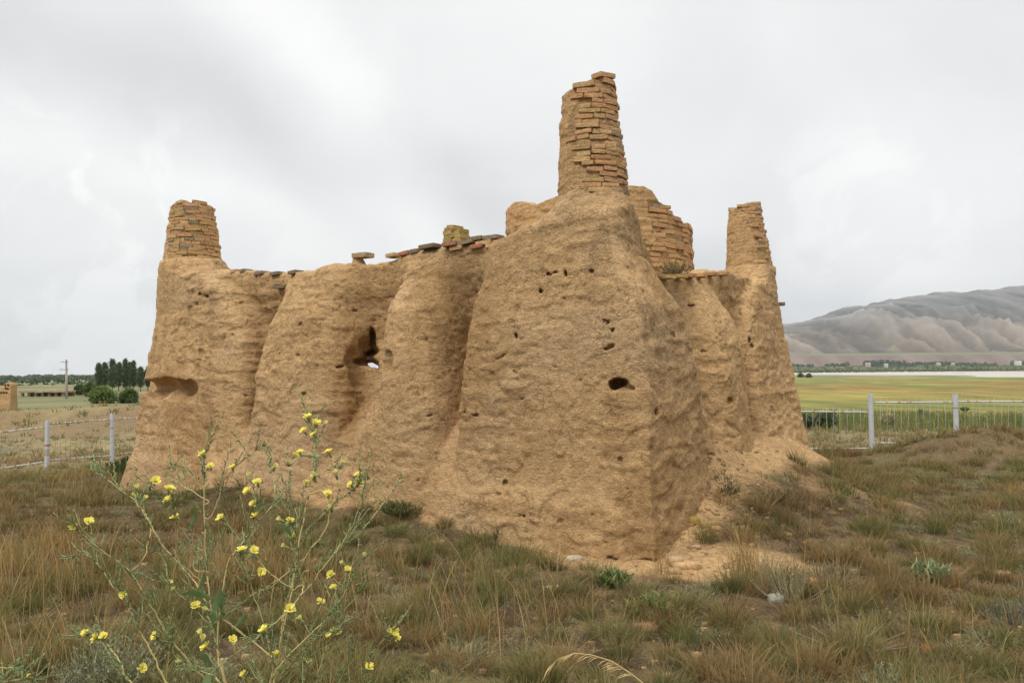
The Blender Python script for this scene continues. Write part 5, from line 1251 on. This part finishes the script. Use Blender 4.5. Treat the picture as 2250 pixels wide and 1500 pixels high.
def weed(stems, flowers, closed, root_px, D0, label, seed):
    rs_ = np.random.default_rng(seed); random.seed(seed)
    gx_ = P(root_px, 1900, D0); g_ = float(ground([gx_[0]], [gx_[1]])[0]); root = empty('flowering_weed', (gx_[0], gx_[1], g_), label, 'flowering plant')
    crown_ = np.array([gx_[0], gx_[1], .50])
    st = MB(); lf = MB(); allp = []
    def spindle(p, dirv, L, w_, c):
        dirv = dirv / np.linalg.norm(dirv); st_ = [p, p + dirv * L * .35, p + dirv * L * .75, p + dirv * L]; lf.tube(st_, [w_ * .4, w_, w_ * .6, w_ * .08], 5, c)
    inv = np.array(CM.inverted())
    def topx(p):
        c_ = inv[:3, :3] @ p + inv[:3, 3]; return np.array([1125 + FPX * c_[0] / -c_[2], 750 - FPX * c_[1] / -c_[2]])
    lowp = []
    for si, s_ in enumerate(sorted(stems, key=lambda q: 0 if q[-1][1] > 1490 else 1)):
        px = np.array(s_, float)
        ends_low = px[-1][1] > 1490; dtip = rs_.uniform(-.26, .22); n = len(px)
        base_off = rs_.uniform(-.06, .06)
        Ds = D0 + base_off + dtip * (1 - np.linspace(0, 1, n)) ** 1.2
        # resample smoothly (Catmull-Rom)
        snap = None
        if not ends_low and lowp:
            lp = np.vstack(lowp); dd_ = np.hypot(lp[:, 3] - px[-1][0], lp[:, 4] - px[-1][1] - 14); j_ = int(np.argmin(dd_)); snap = lp[j_, :3]; Ds = Ds + (snap[1] - Ds[-1])
        pts = [P(a_[0], a_[1], d_) for a_, d_ in zip(px, Ds)]
        if snap is not None: pts = pts[:-1] + [(pts[-1] + snap) / 2, snap]
        if ends_low: pts += [pts[-1] * .45 + crown_ * .55 + np.array([rs_.uniform(-.03, .03), 0, .05]), crown_]
        pts = np.array(pts); ex_ = np.vstack([pts[0] * 2 - pts[1], pts, pts[-1] * 2 - pts[-2]]); sm = []
        for i in range(len(pts) - 1):
            p0, p1, p2, p3 = ex_[i:i + 4]
            for t_ in np.linspace(0, 1, 7)[:-1]: sm.append(.5 * ((2 * p1) + (-p0 + p2) * t_ + (2 * p0 - 5 * p1 + 4 * p2 - p3) * t_ ** 2 + (-p0 + 3 * p1 - 3 * p2 + p3) * t_ ** 3))
        sm.append(pts[-1]); sm = np.array(sm); m = len(sm)
        sm[1:-1] += rs_.normal(0, .0012, (m - 2, 3))
        arc = np.linspace(0, 1, m); thick = .0020 if ends_low else .0012
        thick *= min(1.0, np.sum(np.linalg.norm(np.diff(sm, axis=0), axis=1)) / .6)
        if ends_low: lowp.append(np.array([[*p_, *topx(p_)] for p_ in sm[3:-8]]))
        rad = .0008 + thick * arc ** .9
        cc = TWIGC + (STEMC - TWIGC) * sst(arc, .08, .4)[:, None]; cc = cc * rs_.uniform(.85, 1.1, (m, 1))
        st.tube(sm, rad, 6, cc); allp.append(np.hstack([sm, arc[:, None]]))
        L_tot = np.sum(np.linalg.norm(np.diff(sm, axis=0), axis=1))
        for k in range(int(L_tot * (.75 if ends_low else 1) / .014)):           # small clasping leaves and buds
            f = rs_.uniform(0, .8) ** 1.5; j = min(int(f * (m - 1)), m - 2); p = sm[j]; d = sm[j] - sm[j + 1]; d = d / (np.linalg.norm(d) + 1e-9)
            out_ = d + rs_.normal(0, .42, 3); spindle(p, out_, rs_.uniform(.009, .024), rs_.uniform(.0010, .0022), BUDC * rs_.uniform(.75, 1.4))
        for k in range(int(L_tot / .05) + 2):                                 # side sprays
            f = rs_.uniform(0, .7); j = min(int(f * (m - 1)), m - 2); p = sm[j]; d = sm[j] - sm[j + 1]; d = d / (np.linalg.norm(d) + 1e-9)
            d2 = d + rs_.normal(0, .45, 3) * np.array([1, .7, .6]) + [0, 0, .25]; d2 /= np.linalg.norm(d2); Ls = rs_.uniform(.025, .085)
            q = [p, p + d2 * Ls * .5 + rs_.normal(0, .002, 3), p + d2 * Ls + [0, 0, Ls * .15]]; st.tube(q, [.0011, .0009, .0006], 4, TWIGC * rs_.uniform(.9, 1.2))
            for t_ in np.linspace(.25, 1, int(3 + Ls / .010)):
                pp = q[0] + (q[2] - q[0]) * t_; spindle(pp, d2 + rs_.normal(0, .5, 3), rs_.uniform(.007, .015), rs_.uniform(.0010, .0019), BUDC * rs_.uniform(.75, 1.4))
    ap = np.vstack(allp); inv = np.array(CM.inverted())
    def topx(p):
        c_ = inv[:3, :3] @ p + inv[:3, 3]; return np.array([1125 + FPX * c_[0] / -c_[2], 750 - FPX * c_[1] / -c_[2]])
    app = np.array([topx(p) for p in ap[:, :3]])
    obj_f = []
    for i, (px, py) in enumerate(flowers):
        dx_ = app[:, 0] - px; dy_ = app[:, 1] - py; cost = np.hypot(dx_, dy_ - 16) + np.where(dy_ < 2, 60, 0) + 90 * ap[:, 3]
        j = int(np.argmin(cost)); a_ = ap[j, :3]; D = a_[1]; p = P(px, py + 3, D)
        pm = (a_ + p) / 2 + rs_.normal(0, .004, 3) + [0, 0, -.004]
        dirv = p - pm; dirv = dirv / np.linalg.norm(dirv)
        fd = Vector(dirv) * .5 + Vector((rs_.normal(0, .45), -.7 + rs_.normal(0, .35), .75)); fd.normalize()
        st.tube([a_, pm, p - np.array(fd) * .011], [.0011, .0010, .0010], 5, TWIGC * 1.1)
        qd = fd.to_track_quat('Z', 'Y'); qd = qd @ Matrix.Rotation(rs_.uniform(0, 6.28), 3, 'Z').to_quaternion()
        me = FC[i % 2] if i in closed else FM[i % 3]; sc = rs_.uniform(.85, 1.1) * (1.0 if i not in closed else 1.2)
        o = obj('flower', me, root, loc=(Vector(p.tolist()) - root.location)); o.rotation_mode = 'QUATERNION'; o.rotation_quaternion = qd; o.scale = (sc,) * 3
        k_ = obj('calyx', CAL, o, loc=(0, 0, 0))
    st.tube([crown_, crown_ * [1, 1, .5] + [0.01, 0, 0], [crown_[0], crown_[1], g_ - .03]], [.006, .008, .009], 8, STEMC * .8)
    obj('stem', st.mesh('weed_stem', [m_stem]), root)
    return root, lf, crown_
def big_leaf(lf, p0, p1, wid, c, bend=.012):
    p0 = np.array(p0); p1 = np.array(p1); d = p1 - p0; s_ = np.cross(d, [0.2, 1, .1]); s_ /= np.linalg.norm(s_); nn = np.cross(s_, d); nn /= np.linalg.norm(nn); V = []; m = 8
    for k in range(m + 1):
        t_ = k / m; c_ = p0 + d * t_ + nn * bend * math.sin(math.pi * t_); w_ = wid * (math.sin(math.pi * (t_ * .92 + .06)) ** .8) * (1 + .25 * math.sin(k * 2.6))
        V += [c_ - s_ * w_ + nn * .003, c_, c_ + s_ * w_ + nn * .003]
    Q = []
    for k in range(m): Q += [[3 * k, 3 * k + 1, 3 * k + 4, 3 * k + 3], [3 * k + 1, 3 * k + 2, 3 * k + 5, 3 * k + 4]]
    lf.add(V, Q, C=c)
root, lf, cr = weed(stems, flowers, closed, 590, 2.0, 'tall branching weed with many small yellow flowers in front of the ruin', 61)
gl = np.array([.13, .19, .075])
for a_, b_, w_ in (((462, 1372), (484, 1296), .015), ((460, 1468), (432, 1440), .016), ((455, 1480), (436, 1525), .016), ((468, 1318), (398, 1306), .009), ((428, 1306), (446, 1258), .006), ((408, 1172), (424, 1124), .005), ((640, 1180), (610, 1160), .007), ((655, 1000), (700, 1010), .003), ((508, 1385), (540, 1350), .006)):
    big_leaf(lf, P(*a_, 1.97), P(*b_, 1.93), w_, gl * random.uniform(.9, 1.3))
obj('leaf', lf.mesh('weed_leaves', [m_grass]), root)["label"] = 'small clasping green leaves and buds with a few broad leaves'
root, lf, cr = weed([[(-40, 1452), (0, 1465), (30, 1466), (52, 1472)][::-1] + [(-120, 1430)], [(84, 1492), (60, 1489), (20, 1497), (-60, 1520)], [(50, 1475), (20, 1490), (-40, 1530)]], [(68, 1484)], set(), -150, 2.0, 'yellow flowered weed stem poking in at the lower left corner', 62)
obj('leaf', lf.mesh('weed_leaves_left', [m_grass]), root)

# arching feathery grass head in the foreground
qa = [(1420, 1505), (1385, 1478), (1345, 1452), (1300, 1438), (1262, 1434), (1228, 1446), (1205, 1466)]
Dq = 3.1; base = P(1450, 1700, Dq); base[2] = float(ground([base[0]], [base[1]])[0])
root = empty('arching_grass', base, 'single arching straw coloured grass head at the bottom centre right', 'grass stalk')
mb = MB(); pts = [base, P(1440, 1580, Dq)] + [P(a_, b_, Dq) for a_, b_ in qa]; mb.tube(pts, np.linspace(.003, .0009, len(pts)), 5, G_ST * 1.1); obj('stalk', mb.mesh('stalk', [m_stem]), root)
mb = MB(); random.seed(3)
for k in range(34):
    f = random.uniform(2.5, 8); j = min(int(f), 7); p = pts[j] + (pts[j + 1] - pts[j]) * (f - j); L = random.uniform(.03, .07)
    d = (pts[j + 1] - pts[j]); d = d / np.linalg.norm(d) + np.array([random.uniform(-.2, .2), random.uniform(-.3, .3), -.55]); d /= np.linalg.norm(d)
    mb.tube([p, p + d * L * .5, p + d * L + [0, 0, -.01]], [.0008, .0018, .0004], 4, G_ST * random.uniform(.95, 1.25))
obj('seed_head', mb.mesh('seed_head', [m_stem]), root)

# ------------------------------------------------------------------ haze
me = bpy.data.meshes.new('haze'); 
lo_, hi_ = np.array([-12000., -1500., -12.]), np.array([9000., 10500., 760.])
v_ = np.array([[x, y, z] for x in (0, 1) for y in (0, 1) for z in (0, 1)]) * (hi_ - lo_) + lo_
me.from_pydata(v_.tolist(), [], [[0, 1, 3, 2], [4, 6, 7, 5], [0, 4, 5, 1], [2, 3, 7, 6], [0, 2, 6, 4], [1, 5, 7, 3]])
m_h = bpy.data.materials.new('haze'); m_h.use_nodes = True; nt = m_h.node_tree; nt.nodes.clear(); hv = NT(nt); oh = hv.n('ShaderNodeOutputMaterial')
pv = hv.n('ShaderNodeVolumePrincipled', ins={'Color': (.60, .65, .72, 1), 'Density': .6e-4, 'Anisotropy': 0.0}); nt.links.new(pv.outputs[0], oh.inputs['Volume'])
me.materials.append(m_h)
props(obj('haze', me), 'pale haze over the far plain and mountains', 'haze', kind='stuff')
